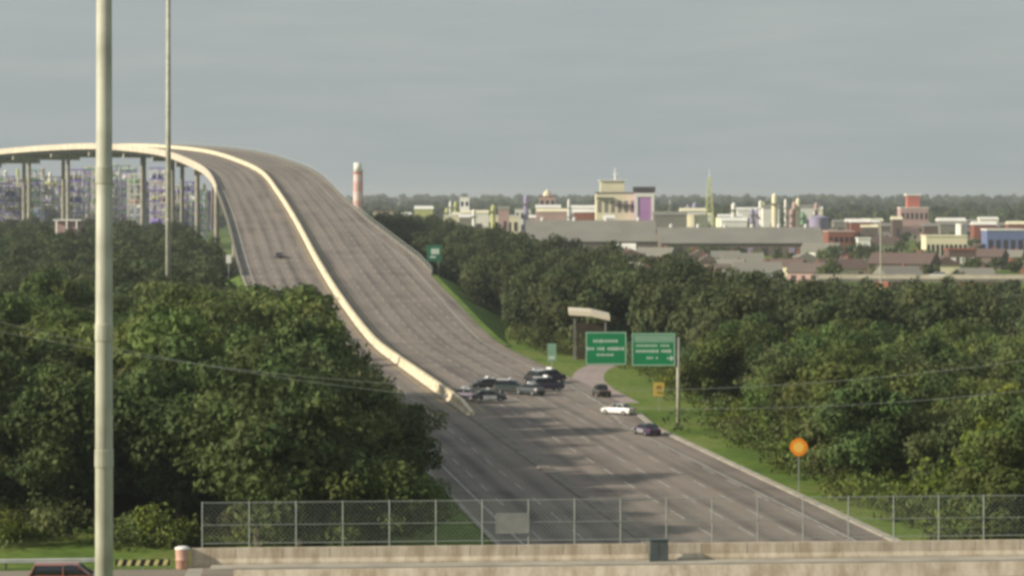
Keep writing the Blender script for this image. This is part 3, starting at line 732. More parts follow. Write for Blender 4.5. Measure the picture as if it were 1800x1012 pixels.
def tree_meshes(k):
    rng = np.random.default_rng(100 + k)
    h, rad, z0, nl, li = [(15.0, 5.4, 2.5, 60, 0), (13.0, 6.4, 2.2, 64, 1), (14.0, 4.8, 2.8, 52, 2), (16.5, 5.6, 3.5, 62, 0), (12.0, 5.2, 2.0, 52, 3), (17.5, 6.2, 4.0, 66, 1), (14.5, 5.8, 2.0, 40, 3), (13.5, 4.4, 2.0, 46, 4), (15.5, 6.0, 3.0, 74, 0)][k]
    L = crown_lobes(h, rad, z0, nl, rng)
    V, T = leaf_cloud(L, (135, 150, 120, 135, 120, 140, 90, 70, 170)[k], (.27, .24, .29, .27, .25, .30, .30, .22, .23)[k], rng)
    cm = quadmesh('crown_mesh', V, T, M_leaf[li])
    tb = MB(); tp = Vector((rng.normal()*.3, rng.normal()*.3, h*.45))
    tb.tube((0, 0, -.2), (tp.x*.4, tp.y*.4, h*.2), .34, .25, n=9, cap=False).tube((tp.x*.4, tp.y*.4, h*.2), tp, .25, .17, n=9, cap=False)
    for j in range(7):
        c, r = L[int(rng.integers(len(L)))]
        tb.tube(tp * rng.uniform(.5, 1), c, .11, .03, n=6)
    me = bpy.data.meshes.new('trunk_mesh'); me.from_pydata(tb.v, [], tb.f); me.materials.append(M_bark); me.update()
    return cm, me, h
TM = [tree_meshes(k) for k in range(9)]
LOOK = ['dark rounded tree', 'broad mid-green tree', 'narrow yellow-green tree', 'tall dark tree', 'low olive-green tree', 'very tall green tree', 'gappy olive tree', 'thin brownish tree', 'dense dark tree']
def make_tree(k, x, y, s_, rz, sq, label, group):
    t = thing('tree', (x, y, 0), label, 'tree', group, rz); t.scale = (s_*sq, s_*sq, s_)
    for nm, me in (('crown', TM[k][0]), ('trunk', TM[k][1])):
        o = bpy.data.objects.new(nm, me); COL.objects.link(o); o.parent = t
    return t
def in_view(x, y, m_=14): return abs(x + 0) < .2 * y + m_ and y > 0
rnd = random.Random(5)
SP = []
# left wood, right up to the carriageway
y = 210.0
while y < 1250:
    st = 6.4 if y < 480 else 8.0
    x = -0.2*y - 16
    while x < 40:
        xx, yy = x + rnd.uniform(-2.2, 2.2), y + rnd.uniform(-2.4, 2.4)
        x0 = xx + .1356*yy
        lim = 23.5 if yy < 430 else 23.5 - (yy-430)*.03
        if yy > 480: lim = 21
        if yy > 560: ip = idx(yy); lim = PATH[ip].x + .1356*yy - 20.8 - 7
        if yy < 245: lim = 21
        if yy < 228 and x0 < 7: lim = -999
        if x0 < lim and in_view(xx, yy): SP.append((xx, yy, 'left'))
        x += st + (1.4 if yy < 480 else 2)
    y += st
# right wood
y = 205.0
while y < 1350:
    st = 7.0 if y < 480 else 8.6
    x = -180
    while x < .2*y + 30:
        xx, yy = x + rnd.uniform(-2.4, 2.4), y + rnd.uniform(-2.6, 2.6)
        x0 = xx + .1356*yy
        near = lerp([(230, 68), (300, 69.5), (340, 72.5), (370, 79), (400, 87), (440, 91), (470, 84), (500, 79), (560, 79), (700, 80), (900, 68), (1100, 50)], yy)
        far = lerp([(200, 150), (330, 136), (420, 128), (560, 116), (950, 126), (1350, 126)], yy)
        if yy > 1150: near = -0 + 60
        # keep the ramp, the shelter and its sight line clear
        clear = (452 < yy < 545 and abs(yy - lerp([(12, 440), (15.5, 452), (24, 480), (38, 505), (58, 525), (95, 545)], xx)) < 7) or (8 < xx < 22 and 400 < yy < 475)
        if near < x0 < far and in_view(xx, yy) and not clear: SP.append((xx, yy, 'right'))
        x += st + 1.6
    y += st
# keep crowns from closing the sight of the left carriageway: trees beside it are young and low
EDGE = [(300, 340), (340, 372), (390, 400), (470, 405), (500, 425), (518, 540), (580, 585), (645, 640), (662, 700), (690, 765), (760, 792), (870, 785), (900, 750), (960, 740)]
def fit(xx, yy, rad=6.4, h=14.5):
    k = 1.15
    if yy < 300 and rad == 6.4: rad = 8.2
    while k > .45:
        z = h*k*.62; ypix = 345 + (30 - z)*F/yy
        z3 = 345 + (30 - h*k*.32)*F/yy
        if 900 + F*(xx + rad*k*.95)/yy <= lerp(EDGE, ypix) and 900 + F*(xx + rad*k*.8)/yy <= lerp(EDGE, z3) + 12 and 900 + F*(xx + rad*k*.3)/yy <= lerp(EDGE, 345 + (30 - h*k)*F/yy): return k
        k -= .05
    return 0
SP = [q for q in SP if q[2] != 'left' or fit(q[0], q[1]) > 0]
# the small wedge of wood between the main road and the ramp
for xx, yy in ((9, 500), (15, 496), (6, 520), (11, 516), (18, 512), (2.5, 541), (8, 537), (15, 534), (22, 530), (13.5, 481)): SP.append((xx, yy, 'mid'))
SP.sort(key=lambda s: s[1])
GL = 'trees of the dense wood left of the freeway'; GR = 'trees of the dense wood right of the freeway'; GM = 'trees between the freeway and the exit ramp'
far_spots = []
for j, (xx, yy, side) in enumerate(SP):
    k = rnd.choices(range(9), (4, 4, 2 if side == 'left' else 1, 3, 3, 2, 3, 1, 3))[0]
    if j >= 290: far_spots.append((xx, yy, side)); continue
    hz = rnd.uniform(.88, 1.14)
    x0 = xx + .1356*yy; px = 900 + F*xx/yy
    row = 'front row' if yy < 244 else ('second row' if yy < 262 else ('near part' if yy < 300 else ('middle' if yy < 350 else 'back')))
    if side == 'left':
        gname = GL; hz = min(hz, fit(xx, yy))
        if x0 > 12:
            ed = 'nearest the fence' if yy < 228 else ('second from the fence' if yy < 245 else ('level with the orange sign' if yy < 280 else ('just before the overhead sign' if yy < 320 else ('opposite the overhead sign' if yy < 360 else 'level with the police cars'))))
            where = 'at the freeway\'s left edge, ' + ed; pass
        else:
            if yy < 330 and 12 >= x0 > -6: hz = max(hz, min(1.12, fit(xx, yy)))
            zx = 'at the far left' if px < 90 else ('beside the thick pole' if px < 230 else ('between pole and fence' if px < 345 else ('behind the fence\'s left end' if px < 440 else ('left of middle' if px < 540 else 'toward the freeway'))))
            where = 'in the left wood\'s %s, %s' % (row, zx)
    elif side == 'mid': where = 'between the freeway and the exit ramp'; gname = GM; hz *= .8
    else:
        gname = GR; hz *= lerp([(220, .80), (400, .76), (560, .95)], yy) * (.92 if x0 < 82 else 1) * (.82 if x0 > 116 and yy < 560 else 1)
        row = 'front' if x0 < 80 else ('second row' if x0 < 92 else ('middle' if x0 < 108 else 'back'))
        zx = 'right of the orange sign' if px > 1440 else ('behind the orange sign' if px > 1340 else ('between overhead and orange signs' if px > 1200 else ('behind the overhead sign' if px > 1020 else 'beside the climbing road')))
        where = 'in the right wood\'s %s, %s' % (row, zx)
    big = 'large ' if hz > 1.02 and 'tall' not in LOOK[k] else ('small ' if hz < .74 and 'tall' not in LOOK[k] else '')
    make_tree(k, xx, yy, hz, rnd.uniform(0, 6.28), rnd.uniform(.95, 1.2), big + LOOK[k] + ' ' + where, gname)
# farther woods read as a mass
def wood(name, spots, hfun, per, size, m, label, nl=14, rs=(1.7, 3.2)):
    rng = np.random.default_rng(len(spots)); V = []; T = []
    for (x, y, z0) in spots:
        h = hfun(x, y) * rng.uniform(.8, 1.15); rad = h * rng.uniform(.3, .42)
        L = []
        for _ in range(nl):
            d = rng.normal(size=3); d /= np.linalg.norm(d); rr = rng.random() ** .5
            L.append(((x + d[0]*rr*rad, y + d[1]*rr*rad, z0 + h*.56 + d[2]*rr*h*.36), rng.uniform(*rs)))
        v, t = leaf_cloud(L, per, size, rng); V.append(v); T.append(t * rng.uniform(.75, 1.25)); T[-1][:, 3] = 1
    o = bpy.data.objects.new(name, quadmesh(name, np.concatenate(V), np.concatenate(T), m)); COL.objects.link(o)
    return tag(o, label, 'wood', kind='stuff')
fl = [(x, y, 0) for x, y, s_ in far_spots if s_ == 'left' and fit(x, y, 5.5, 17) > .95]; fr_ = [(x, y, 0) for x, y, s_ in far_spots if s_ != 'left']
wood('wood', fl, lambda x, y: lerp([(300, 13.5), (600, 14.5), (800, 17.5), (1200, 19)], y), 60, .42, M_leaffar, 'mass of dark trees below and in front of the bridge at the left')
wood('wood', fr_, lambda x, y: lerp([(400, 15), (600, 15.5), (850, 18), (1100, 21), (1350, 22)], y), 60, .42, M_leaffar, 'mass of dark trees right of the bridge fading toward the industrial land')
# shrubs along the wood edges
def bush_mesh(k):
    rng = np.random.default_rng(300 + k)
    L = [((rng.normal()*1.0, rng.normal()*.8, rng.uniform(.4, 1.8)), rng.uniform(.5, 1.0)) for _ in range(14)]
    V, T = leaf_cloud(L, 160, .13, rng); return quadmesh('bush_mesh', V, T, M_leaf[(2, 1, 3)[k]])
BM = [bush_mesh(k) for k in range(3)]
def bush(x, y, s_, label, group, k):
    label = ('large ' if s_ > 1.55 else ('small ' if s_ < 1.05 else '')) + label
    o = bpy.data.objects.new('shrub', BM[k]); COL.objects.link(o); o.location = (x, y, 0); o.scale = (s_, s_, s_*rnd.uniform(.8, 1.2)); o.rotation_euler.z = rnd.uniform(0, 6)
    tag(o, label, 'shrub', group)
BL = ['yellow-green shrub', 'mid-green shrub', 'olive shrub']
def bz(x, y):
    px = 900 + F*x/y
    return 'left of the thick pole' if px < 170 else ('just right of the thick pole' if px < 345 else ('behind the fence\'s left end' if px < 560 else ('toward the freeway' if px < 1000 else ('beside the climbing road' if px < 1130 else ('between overhead and orange signs' if px < 1340 else 'right of the orange sign')))))
for j in range(46):
    k = rnd.randrange(3); x = rnd.uniform(-62, -14); y = rnd.uniform(219, 227)
    bush(x, y, rnd.uniform(.7, 1.5), BL[k] + ' at the foot of the left wood, ' + bz(x, y), 'shrubs at the foot of the left wood', k)
for j in range(120):
    k = rnd.randrange(3); yy = 215 + 345*rnd.random()**1.4; x0 = lerp([(230, 68.5), (300, 69.5), (340, 74), (400, 80), (450, 84), (490, 74), (560, 73)], yy) + rnd.uniform(-1.5, 2.5)
    bush(x0 - .1356*yy, yy, rnd.uniform(.8, 2.1), BL[k] + ' at the right wood\'s edge, ' + bz(x0 - .1356*yy, yy), 'shrubs at the foot of the right wood', k)
for j in range(26):
    k = rnd.randrange(3); yy = rnd.uniform(236, 420)
    bush(rnd.uniform(25.5, 27) - .1356*yy, yy, rnd.uniform(.6, 1.1), BL[k] + ' beside the shaded left carriageway', 'shrubs along the left carriageway', k)

# ------------------------------------------------------------------ the industrial skyline and town
def pal(name, c, c2=None): return mat(name, c, .75, .15, .08, col2=c2)
C_cream = pal('cream_wall', (.80, .74, .52)); C_grey = pal('grey_sheet_roof', (.235, .225, .19)); C_wall = pal('brown_wall', (.16, .13, .11)); C_white = pal('white_wall', (.82, .80, .74))
C_mag = pal('mauve_cladding', (.46, .24, .50)); C_dark = pal('dark_cap', (.06, .05, .055)); C_pink = pal('pink_wall', (.50, .34, .31))
C_rust = pal('rusty_roof', (.15, .105, .09)); C_brick = pal('red_brick', (.26, .10, .07))
C_yel = pal('yellow_green_steel', (.50, .52, .22)); C_lil = pal('lilac_grey_steel', (.32, .29, .42)); C_gr = pal('green_steel', (.22, .40, .24)); C_red = pal('red_oxide_steel', (.50, .16, .12)); C_blue = pal('blue_grey_steel', (.16, .20, .36))
def windows(t, w_, h_, y_, rows, cols, m, name='window', x0=0, z0=0, sz=.55, dep=.12):
    for r in range(rows):
        for c in range(cols): MB().box((x0 - w_/2 + (c + .5)*w_/cols, y_ - dep/2 - .01, z0 + (r + .5)*h_/rows), (w_/cols*sz, dep, h_/rows*.5)).build('window', m, t)
def block(name, x0, x1, ytop, ybot, Y, depth, label, cat, wall, roof=None, rows=3, cols=6, base=None, wm_=None):
    a, b2 = P(x0, ytop, Y), P(x1, ybot, Y); w_ = b2.x - a.x; h = a.z
    t = thing(name, ((a.x + b2.x)/2, Y, 0), label, cat)
    MB().box((0, depth/2, h/2), (w_, depth, h)).build('wall', wall, t)
    MB().box((0, depth/2, h + .35), (w_ + .6, depth + .6, .7)).build('roof', roof or wall, t)
    if rows: windows(t, w_, h - 2, 0, rows, cols, wm_ or M_glass, z0=1)
    return t, w_, h
# long grey-roofed warehouse
def warehouse(x0, x1, yr, ye, Y, depth, label, roof, wall, name='warehouse', doors=8):
    a, b2 = P(x0, yr, Y + depth/2), P(x1, yr, Y + depth/2); zr = a.z; ze = P(x0, ye, Y).z; w_ = b2.x - a.x
    t = thing(name, ((a.x + b2.x)/2, Y, 0), label, 'warehouse')
    MB().rings([[Vector((sx*w_/2, 0, 0)), Vector((sx*w_/2, 0, ze)), Vector((sx*w_/2, depth/2, zr - .3)), Vector((sx*w_/2, depth, ze)), Vector((sx*w_/2, depth, 0))] for sx in (-1, 1)]).build('wall', wall, t)
    MB().rings([[Vector((sx*(w_/2 + .5), -.8, ze)), Vector((sx*(w_/2 + .5), depth/2, zr)), Vector((sx*(w_/2 + .5), depth + .8, ze)), Vector((sx*(w_/2 + .5), depth + .8, ze + .3)), Vector((sx*(w_/2 + .5), depth/2, zr + .3)), Vector((sx*(w_/2 + .5), -.8, ze + .3))] for sx in (-1, 1)]).build('roof', roof, t)
    for k in range(doors): MB().box((-w_/2 + (k + .5)*w_/doors, -.08, ze*.33), (w_/doors*.42, .14, ze*.66)).build('door', C_dark if k % 3 else C_lil, t)
    for k in range(max(2, doors//2)): MB().lathe((-w_/2 + (k + .5)*w_/max(2, doors//2), depth/2, zr), [(.9, 0), (.9, 1.2), (1.3, 1.3), (.2, 1.9)], 10).build('roof_vent', C_white, t)
    return t
warehouse(925, 1150, 388, 425, 1320, 60, 'long low warehouse with a dull grey roof, left one behind the wood', C_grey, C_wall, doors=8)
warehouse(1156, 1440, 400, 428, 1290, 60, 'long low warehouse with a dull grey roof, right one behind the wood', C_grey, C_wall, doors=12)
# cream stepped block with mast, and the tower with a dark cap beside it
t, w_, h = block('cream_block', 1048, 1118, 340, 400, 1650, 22, 'bright cream stepped block with a mast on top, tallest on the skyline', 'building', C_cream, C_dark, 2, 6, wm_=C_grey)
a = P(1056, 318, 1650); bb_ = P(1098, 318, 1650); cx = (a.x + bb_.x)/2 - t.location.x
MB().box((cx, 11, (h + .7 + a.z)/2), (bb_.x - a.x, 14, a.z - h - .7)).build('penthouse', C_cream, t)
MB().box((cx, 11, a.z + .4), (bb_.x - a.x + 2, 16, .8)).build('penthouse_roof', C_white, t)
MB().tube((cx + 2, 11, a.z + .8), (cx + 2, 11, a.z + 8.5), .55, .3, n=8).box((cx + 2, 11, a.z + 4.5), (4, .4, .5)).build('mast', C_white, t)
MB().box((-w_*.28, -1.2, h - 3), (w_*.44, 2.2, .8)).build('balcony', C_dark, t); MB().box((w_*.22, -1.2, h - 7.5), (w_*.5, 2.2, .8)).build('balcony', C_dark, t)
t, w_, h = block('capped_tower', 1116, 1150, 338, 400, 1640, 14, 'square mauve tower with a white frame and dark cap beside the cream block', 'tower', C_mag, C_dark, 0)
MB().box((0, 7, h + 2.1), (w_ + 1.5, 16, 2.8)).build('cap', C_dark, t)
for sx in (-1, 1): MB().box((sx*(w_/2 - .9), -.2, h*.62), (1.8, .5, h*.7)).build('frame', C_white, t)
MB().box((0, -.25, h - 1.7), (w_ + .2, .5, 2.4)).build('frame', C_white, t)
# white tower and low building to its left
block('white_tower', 808, 825, 348, 395, 1900, 8, 'narrow white tower rising above a low pale shed on the skyline', 'tower', C_white, C_white, 4, 2)
block('pale_shed', 780, 912, 380, 395, 1880, 20, 'long low pale shed at the foot of the narrow white tower', 'building', C_cream, C_white, 1, 12)
block('pale_block', 905, 932, 367, 395, 2000, 12, 'small pale block between the white tower and the pink building', 'building', C_white, C_grey, 2, 3)
t, w_, h = block('pink_building', 948, 976, 346, 395, 1950, 12, 'pink building with a pointed roof vent on the skyline left of the cream block', 'building', C_pink, C_brick, 4, 3)
MB().lathe((0, 6, h + .7), [(3.4, 0), (3.0, 2), (.3, 5)], 10).build('roof_vent', C_cream, t)
block('lilac_block', 1012, 1038, 372, 395, 1800, 12, 'low lilac-grey block just left of the cream block', 'building', C_lil, C_white, 2, 3)
block('white_house', 656, 692, 374, 400, 1500, 12, 'small white building beside the bridge at the foot of the striped stack', 'building', C_white, C_pink, 1, 4)
# striped stack
Y = 1800; a = P(629, 286, Y)
t = thing('striped_stack', (a.x, Y, 0), 'slim red and white banded stack standing alone right of the bridge', 'chimney')
nb = 8
for k in range(nb):
    z0, z1 = a.z*k/nb, a.z*(k+1)/nb; r0, r1 = 3.9 - 1.1*k/nb, 3.9 - 1.1*(k+1)/nb
    MB().tube((0, 0, z0), (0, 0, z1), r0, r1, n=18, cap=(k == nb-1)).build('shaft_band', C_white if k in (7,) else (pal('pale_rose_paint', (.74, .58, .54)) if k % 2 == 0 else pal('faded_red_paint', (.66, .40, .36))), t, smooth=True)
MB().lathe((0, 0, a.z - 8), [(2.3, 0), (3.4, .1), (3.4, 1.2), (3.3, 1.2), (3.3, .3)], 18).build('gallery', C_red, t)
MB().tube((3.2, -1, 0), (3.0, -1, a.z - 5), .5, .5, n=8).build('pipe', C_red, t)
# lattice mast
def lattice(name, x, ytop, Y, wb, wt, label, m, cat='mast', antenna=6, lv=9):
    a = P(x, ytop, Y); h = a.z - antenna; t = thing(name, (a.x, Y, 0), label, cat)
    q = MB(); cs = [(-1, -1), (1, -1), (1, 1), (-1, 1)]
    pt = lambda c, f: Vector((c[0]*(wb + (wt - wb)*f)/2, c[1]*(wb + (wt - wb)*f)/2, h*f))
    for c in cs: q.tube(pt(c, 0), pt(c, 1), .28, .2, n=6)
    q.build('legs', m, t); q = MB()
    for l in range(lv):
        f0, f1 = l/lv, (l+1)/lv
        for k in range(4):
            c, d_ = cs[k], cs[(k+1) % 4]; q.tube(pt(c, f0), pt(d_, f1), .14, n=5); q.tube(pt(d_, f0), pt(c, f1), .14, n=5); q.tube(pt(c, f1), pt(d_, f1), .14, n=5)
    q.build('bracing', m, t)
    MB().tube((0, 0, h), (0, 0, a.z), .3, .1, n=6).build('antenna', C_white, t)
    return t
lattice('lattice_mast', 1247, 296, 1700, 7, 1.6, 'tall pale yellow-green lattice mast rising alone above the tanks', C_yel)
def tank(x0, x1, ytop, Y, label, m, dome=.06):
    a, b2 = P(x0, ytop, Y), P(x1, ytop, Y); r = (b2.x - a.x)/2
    t = thing('storage_tank', ((a.x + b2.x)/2, Y, 0), label, 'tank', 'storage tanks on the industrial skyline')
    h = a.z - r*dome
    MB().tube((0, 0, 0), (0, 0, h), r, n=32, cap=False).build('shell', m, t, smooth=True)
    MB().lathe((0, 0, h), [(r + .15, -.2), (r + .15, .25), (r*.6, r*dome*.7), (.4, r*dome)], 32).build('roof', m, t)
    MB().box((0, -r - .4, h/2), (.9, .5, h)).build('ladder', C_grey, t)
tank(1152, 1200, 378, 1600, 'white low storage tank next to the mauve tower', C_white); tank(1196, 1244, 376, 1650, 'cream low storage tank left of the lattice mast', C_cream)
tank(1258, 1310, 382, 1560, 'broad cream storage tank right of the lattice mast', C_cream); tank(1422, 1456, 378, 1500, 'lilac-grey domed tank at the right end of the warehouse', C_lil, .3)
def column(x, ytop, Y, r, label, m, top=True):
    a = P(x, ytop, Y); t = thing('process_column', (a.x, Y, 0), label, 'tower', 'process columns of the refinery')
    MB().tube((0, 0, 0), (0, 0, a.z - r), r, r*.9, n=14, cap=False).lathe((0, 0, a.z - r), [(r*.9, 0), (r*.6, r*.6), (.2, r)], 14).build('shell', m, t)
    q = MB()
    for k in range(1, 5): q.lathe((0, 0, a.z*k/5), [(r*1.0, 0), (r*1.5, 0), (r*1.5, .5), (r*1.0, .5)], 14)
    q.build('platform', C_grey, t)
    MB().tube((r*1.3, 0, 0), (r*1.3, 0, a.z*.9), r*.22, n=6).build('pipe', C_white, t)
for x, yt, r, m, nm in ((1322, 366, 1.6, C_lil, 'lilac'), (1337, 352, 1.3, C_white, 'white'), (1351, 370, 2.4, C_grey, 'thick grey'), (1367, 358, 1.5, C_yel, 'yellow-green'), (1381, 350, 1.0, C_white, 'thin white'), (1392, 366, 2.0, C_pink, 'thick pink'), (1403, 358, 1.0, C_dark, 'dark'), (1411, 372, 1.8, C_gr, 'green'), (1000, 350, 1.0, C_white, 'slim white')):
    column(x, yt, 1580, r, nm + ' process column ' + ('left of the cream block' if x < 1100 else 'in the cluster right of the tanks'), m)
block('brick_building', 1456, 1502, 408, 445, 1250, 20, 'red brick building with a pale roof right of the grey warehouses', 'building', C_brick, C_pink, 2, 5)
block('pale_kiosk', 1508, 1530, 420, 440, 1200, 6, 'small bluish white box building right of the brick building', 'building', C_white, C_white, 1, 2)
t, w_, h = block('banded_building', 1583, 1632, 366, 400, 1900, 16, 'pink and white banded building with a rooftop cabin toward the right horizon', 'building', C_pink, C_white, 0)
MB().box((0, 8, h + 5), (w_*.45, 8, 8.6)).build('rooftop_cabin', C_red, t); MB().box((0, 8, h + 10), (w_*.55, 9, 1.4)).build('cabin_roof', C_white, t); windows(t, w_, h - 2, 0, 2, 6, C_dark, z0=1)
block('cream_terrace', 1628, 1700, 416, 440, 1150, 14, 'long cream building at the right above the flyover', 'building', C_cream, C_cream, 1, 9)
tank(1680, 1699, 393, 1170, 'tall pale cylindrical silo behind the long cream building', C_white, .1)
block('red_shed', 1668, 1716, 440, 462, 1000, 12, 'low rusty shed with white windows at the right above the flyover', 'building', C_rust, C_brick, 1, 3, wm_=C_white)
block('blue_shed', 1735, 1800, 405, 440, 1150, 14, 'low blue-grey shed at the right end of the view', 'building', C_blue, C_white, 1, 5, wm_=C_dark)
# white arched shelter beyond the wood
a = P(1100, 447, 1150)
t = thing('arched_tent', (a.x, 1150, 0), 'white arched tent shelter in front of the grey warehouses', 'tent')
q = MB(); rs = []
for xx in (-4.5, 4.5):
    rs.append([Vector((xx*math.cos(0), 3.2*math.cos(th), 0 + 6.5*math.sin(th) + 2.4)) for th in [math.pi*k/10 for k in range(11)]] + [Vector((xx, -3.2, 0)), Vector((xx, 3.2, 0))])
q.rings(rs).build('cover', C_white, t)
MB().box((0, -3.22, 1.7), (3, .1, 3.4)).build('entrance', C_dark, t)
# houses: four kinds, copied
def house(k):
    wl_, rf_, w_, d_, h_ = [(C_white, C_grey, 12, 9, 3.4), (C_brick, C_grey, 11, 9, 3.2), (C_cream, C_rust, 14, 10, 3.6), (C_wall, C_rust, 16, 11, 4.5), (C_pink, C_wall, 10, 8, 3.0)][k]
    t = thing('house', (0, 0, 0), 'x', 'house')
    MB().box((0, 0, h_/2), (w_, d_, h_)).build('wall', wl_, t)
    r = MB().rings([[Vector((sx*(w_/2 + .5), -d_/2 - .5, h_)), Vector((sx*(w_/2 + .5), 0, h_ + 2.8)), Vector((sx*(w_/2 + .5), d_/2 + .5, h_)), ] for sx in (-1, 1)]).build('roof', rf_, t)
    MB().box((w_*.25, 1.4, h_ + 2.2), (.8, .8, 2.4)).build('chimney', C_brick, r)
    for xx in (-w_*.3, w_*.3): MB().box((xx, -d_/2 - .03, h_*.52), (1.6, .1, 1.3)).build('window', C_dark, t)
    MB().box((0, -d_/2 - .03, 1.05), (1.1, .1, 2.1)).build('door', C_dark, t)
    return t
HN = ['white-walled house with grey roof', 'red brick house with grey roof', 'cream house with rusty brown roof', 'dark house with rusty roof', 'pink house with dark roof']
HP = [house(k) for k in range(5)]; used = [False]*5
rh_ = random.Random(11)
hs = []
for j in range(75):
    for _ in range(30):
        Y = rh_.uniform(760, 1900); x = rh_.uniform(1100, 1860); X = (x - 900)*Y/F
        if X + .1356*Y < 140: continue
        if 1240 < Y < 1420 and x < 1480: continue
        if 1130 < Y < 1190 and x > 1600: continue
        if Y < 830: continue
        if all((X-a)**2 + (Y-b2)**2 > 22**2 for a, b2 in hs): hs.append((X, Y)); break
for j, (X, Y) in enumerate(hs):
    k = j % 5
    t = HP[k] if not used[k] else copy_tree(HP[k]); used[k] = True
    t.location = (X, Y, 0); t.rotation_euler.z = rh_.choice((0, R(90), R(20), R(-25))); s_ = rh_.uniform(.9, 1.4); t.scale = (s_, s_, s_)
    zone = 'just beyond the flyover' if Y < 1100 else ('in mid town' if Y < 1450 else 'at the town\'s far side')
    px = 900 + F*X/Y; t['label'] = HN[k] + ' ' + zone + (', below the warehouses' if px < 1456 else (', left of the street lamp' if px < 1548 else (', right of the street lamp' if px < 1680 else ', at the far right'))); t['group'] = 'houses of the town at the right'
# town trees and far tree belts (masses)
ts = []
for j in range(760):
    Y = rh_.uniform(480, 2300) if j > 150 else rh_.uniform(480, 740); x = rh_.uniform(950, 1900); X = (x - 900)*Y/F
    if X + .1356*Y < 128 or (Y > 1225 and False) or (1225 < Y < 1400 and x < 1470) or (740 < Y < 800 and x > 1400): continue
    if all((X-a)**2 + (Y-b2)**2 > 10**2 for a, b2 in hs): ts.append((X, Y, 0))
wood('wood', ts, lambda x, y: 6.5 if y < 850 else 8.5, 26, .55, M_leaffar, 'scattered dark trees between the houses and sheds at the right', nl=7, rs=(1.3, 2.4))
for (ya, yb, cnt, hh, lab) in ((2300, 2900, 420, 17, 'nearer dark tree belt along the horizon'), (3200, 4600, 700, 19, 'middle dark tree belt along the horizon'), (5200, 6600, 800, 24, 'farthest grey-green tree belt along the horizon')):
    ss = []
    for j in range(cnt):
        Y = rh_.uniform(ya, yb); X = rh_.uniform(-.23, .23)*Y; ss.append((X, Y, gz(X, Y)))
    wood('wood', ss, lambda x, y: hh, 9, 1.5, M_leaffar, lab, nl=6, rs=(3.5, 6.5))

# small sheds and vessels scattered through the skyline
rk = random.Random(21); kc = [(C_white, 'white'), (C_cream, 'cream'), (C_pink, 'pink'), (C_lil, 'lilac-grey'), (C_yel, 'yellow-green'), (C_grey, 'grey'), (C_brick, 'brick-red'), (C_white, 'white')]
kb = [(C_rust, 'rusty brown'), (C_wall, 'dark brown'), (C_brick, 'brick-red'), (C_cream, 'cream'), (C_grey, 'grey')]
for j in range(90):
    rgt = j >= 64; x = rk.uniform(1460, 1800) if rgt else rk.uniform(690, 1450); Y = rk.uniform(1500, 2250); c, cn = rk.choice(kb if rgt else kc); yt = rk.uniform(385, 402) if rgt else rk.uniform(364, 392); a = P(x, yt, Y)
    spot = 'between the striped stack and the white tower' if x < 808 else ('between the white tower and the cream block' if x < 1048 else ('between the mauve tower and the lattice mast' if x < 1247 else ('right of the lattice mast' if x < 1460 else 'toward the right horizon')))
    if rgt or rk.random() < .6:
        w_ = rk.uniform(6, 22); d_ = rk.uniform(6, 14)
        t = thing('industrial_shed', (a.x, Y, 0), 'small %s shed on the skyline %s' % (cn, spot), 'shed', 'small sheds of the industrial skyline')
        MB().box((0, d_/2, a.z/2), (w_, d_, a.z)).build('wall', c, t)
        MB().rings([[Vector((sx*(w_/2 + .4), -.4, a.z)), Vector((sx*(w_/2 + .4), d_/2, a.z + 2)), Vector((sx*(w_/2 + .4), d_ + .4, a.z))] for sx in (-1, 1)]).build('roof', rk.choice((C_white, C_grey, C_cream)), t)
        MB().box((rk.uniform(-.2, .2)*w_, -.1, a.z*.3), (w_*.25, .2, a.z*.6)).build('door', C_dark, t)
    else:
        r_ = rk.uniform(.8, 2.2); hh = a.z + rk.uniform(0, 12)
        t = thing('process_column', (a.x, Y, 0), 'slim %s process column on the skyline %s' % (cn, spot), 'tower', 'process columns of the skyline')
        MB().tube((0, 0, 0), (0, 0, hh - r_), r_, r_*.9, n=12, cap=False).lathe((0, 0, hh - r_), [(r_*.9, 0), (r_*.6, r_*.6), (.2, r_)], 12).build('shell', c, t)
        MB().box((0, 0, hh*.8), (r_*3.2, r_*3.2, .6)).build('platform', C_grey, t)
# refinery seen under the bridge at the left
rr = random.Random(3)
GC = 'process columns of the refinery under the bridge'
C_vio = pal('violet_steel', (.26, .17, .62)); pals = [C_vio, C_white, C_yel, C_pink, C_blue, C_gr, C_grey, C_cream, C_vio, C_white]
pn = ['violet', 'white', 'yellow-green', 'pink', 'blue-grey', 'green', 'grey', 'cream', 'violet', 'white']
for j in range(64):
    x = -40 + j*6.4 + rr.uniform(-3, 3); k = rr.randrange(10)
    yt = rr.uniform(292, 352) if x < 290 else rr.uniform(318, 360)
    Y = rr.uniform(1950, 2250); a = P(x, yt, Y); r = rr.uniform(.9, 2.0)
    t = thing('process_column', (a.x, Y, 0), pn[k] + ' process column in the refinery behind the bridge, ' + ('left of the thick pole' if x < 165 else ('between the two light poles' if x < 290 else 'right of the slender pole')), 'tower', GC)
    MB().tube((0, 0, 0), (0, 0, a.z - r), r, r*.9, n=12, cap=False).lathe((0, 0, a.z - r), [(r*.9, 0), (r*.6, r*.6), (.2, r)], 12).build('shell', pals[k], t)
    q = MB()
    for l in range(1, 6): q.box((0, 0, a.z*l/6 + rr.uniform(-2, 2)), (r*2.9, r*2.9, .6))
    q.build('platform', pals[rr.randrange(10)], t)
C_slate = pal('slate_cladding', (.10, .10, .13)); C_dv = pal('dark_violet_cladding', (.10, .08, .20)); C_dg = pal('dark_green_cladding', (.07, .11, .07))
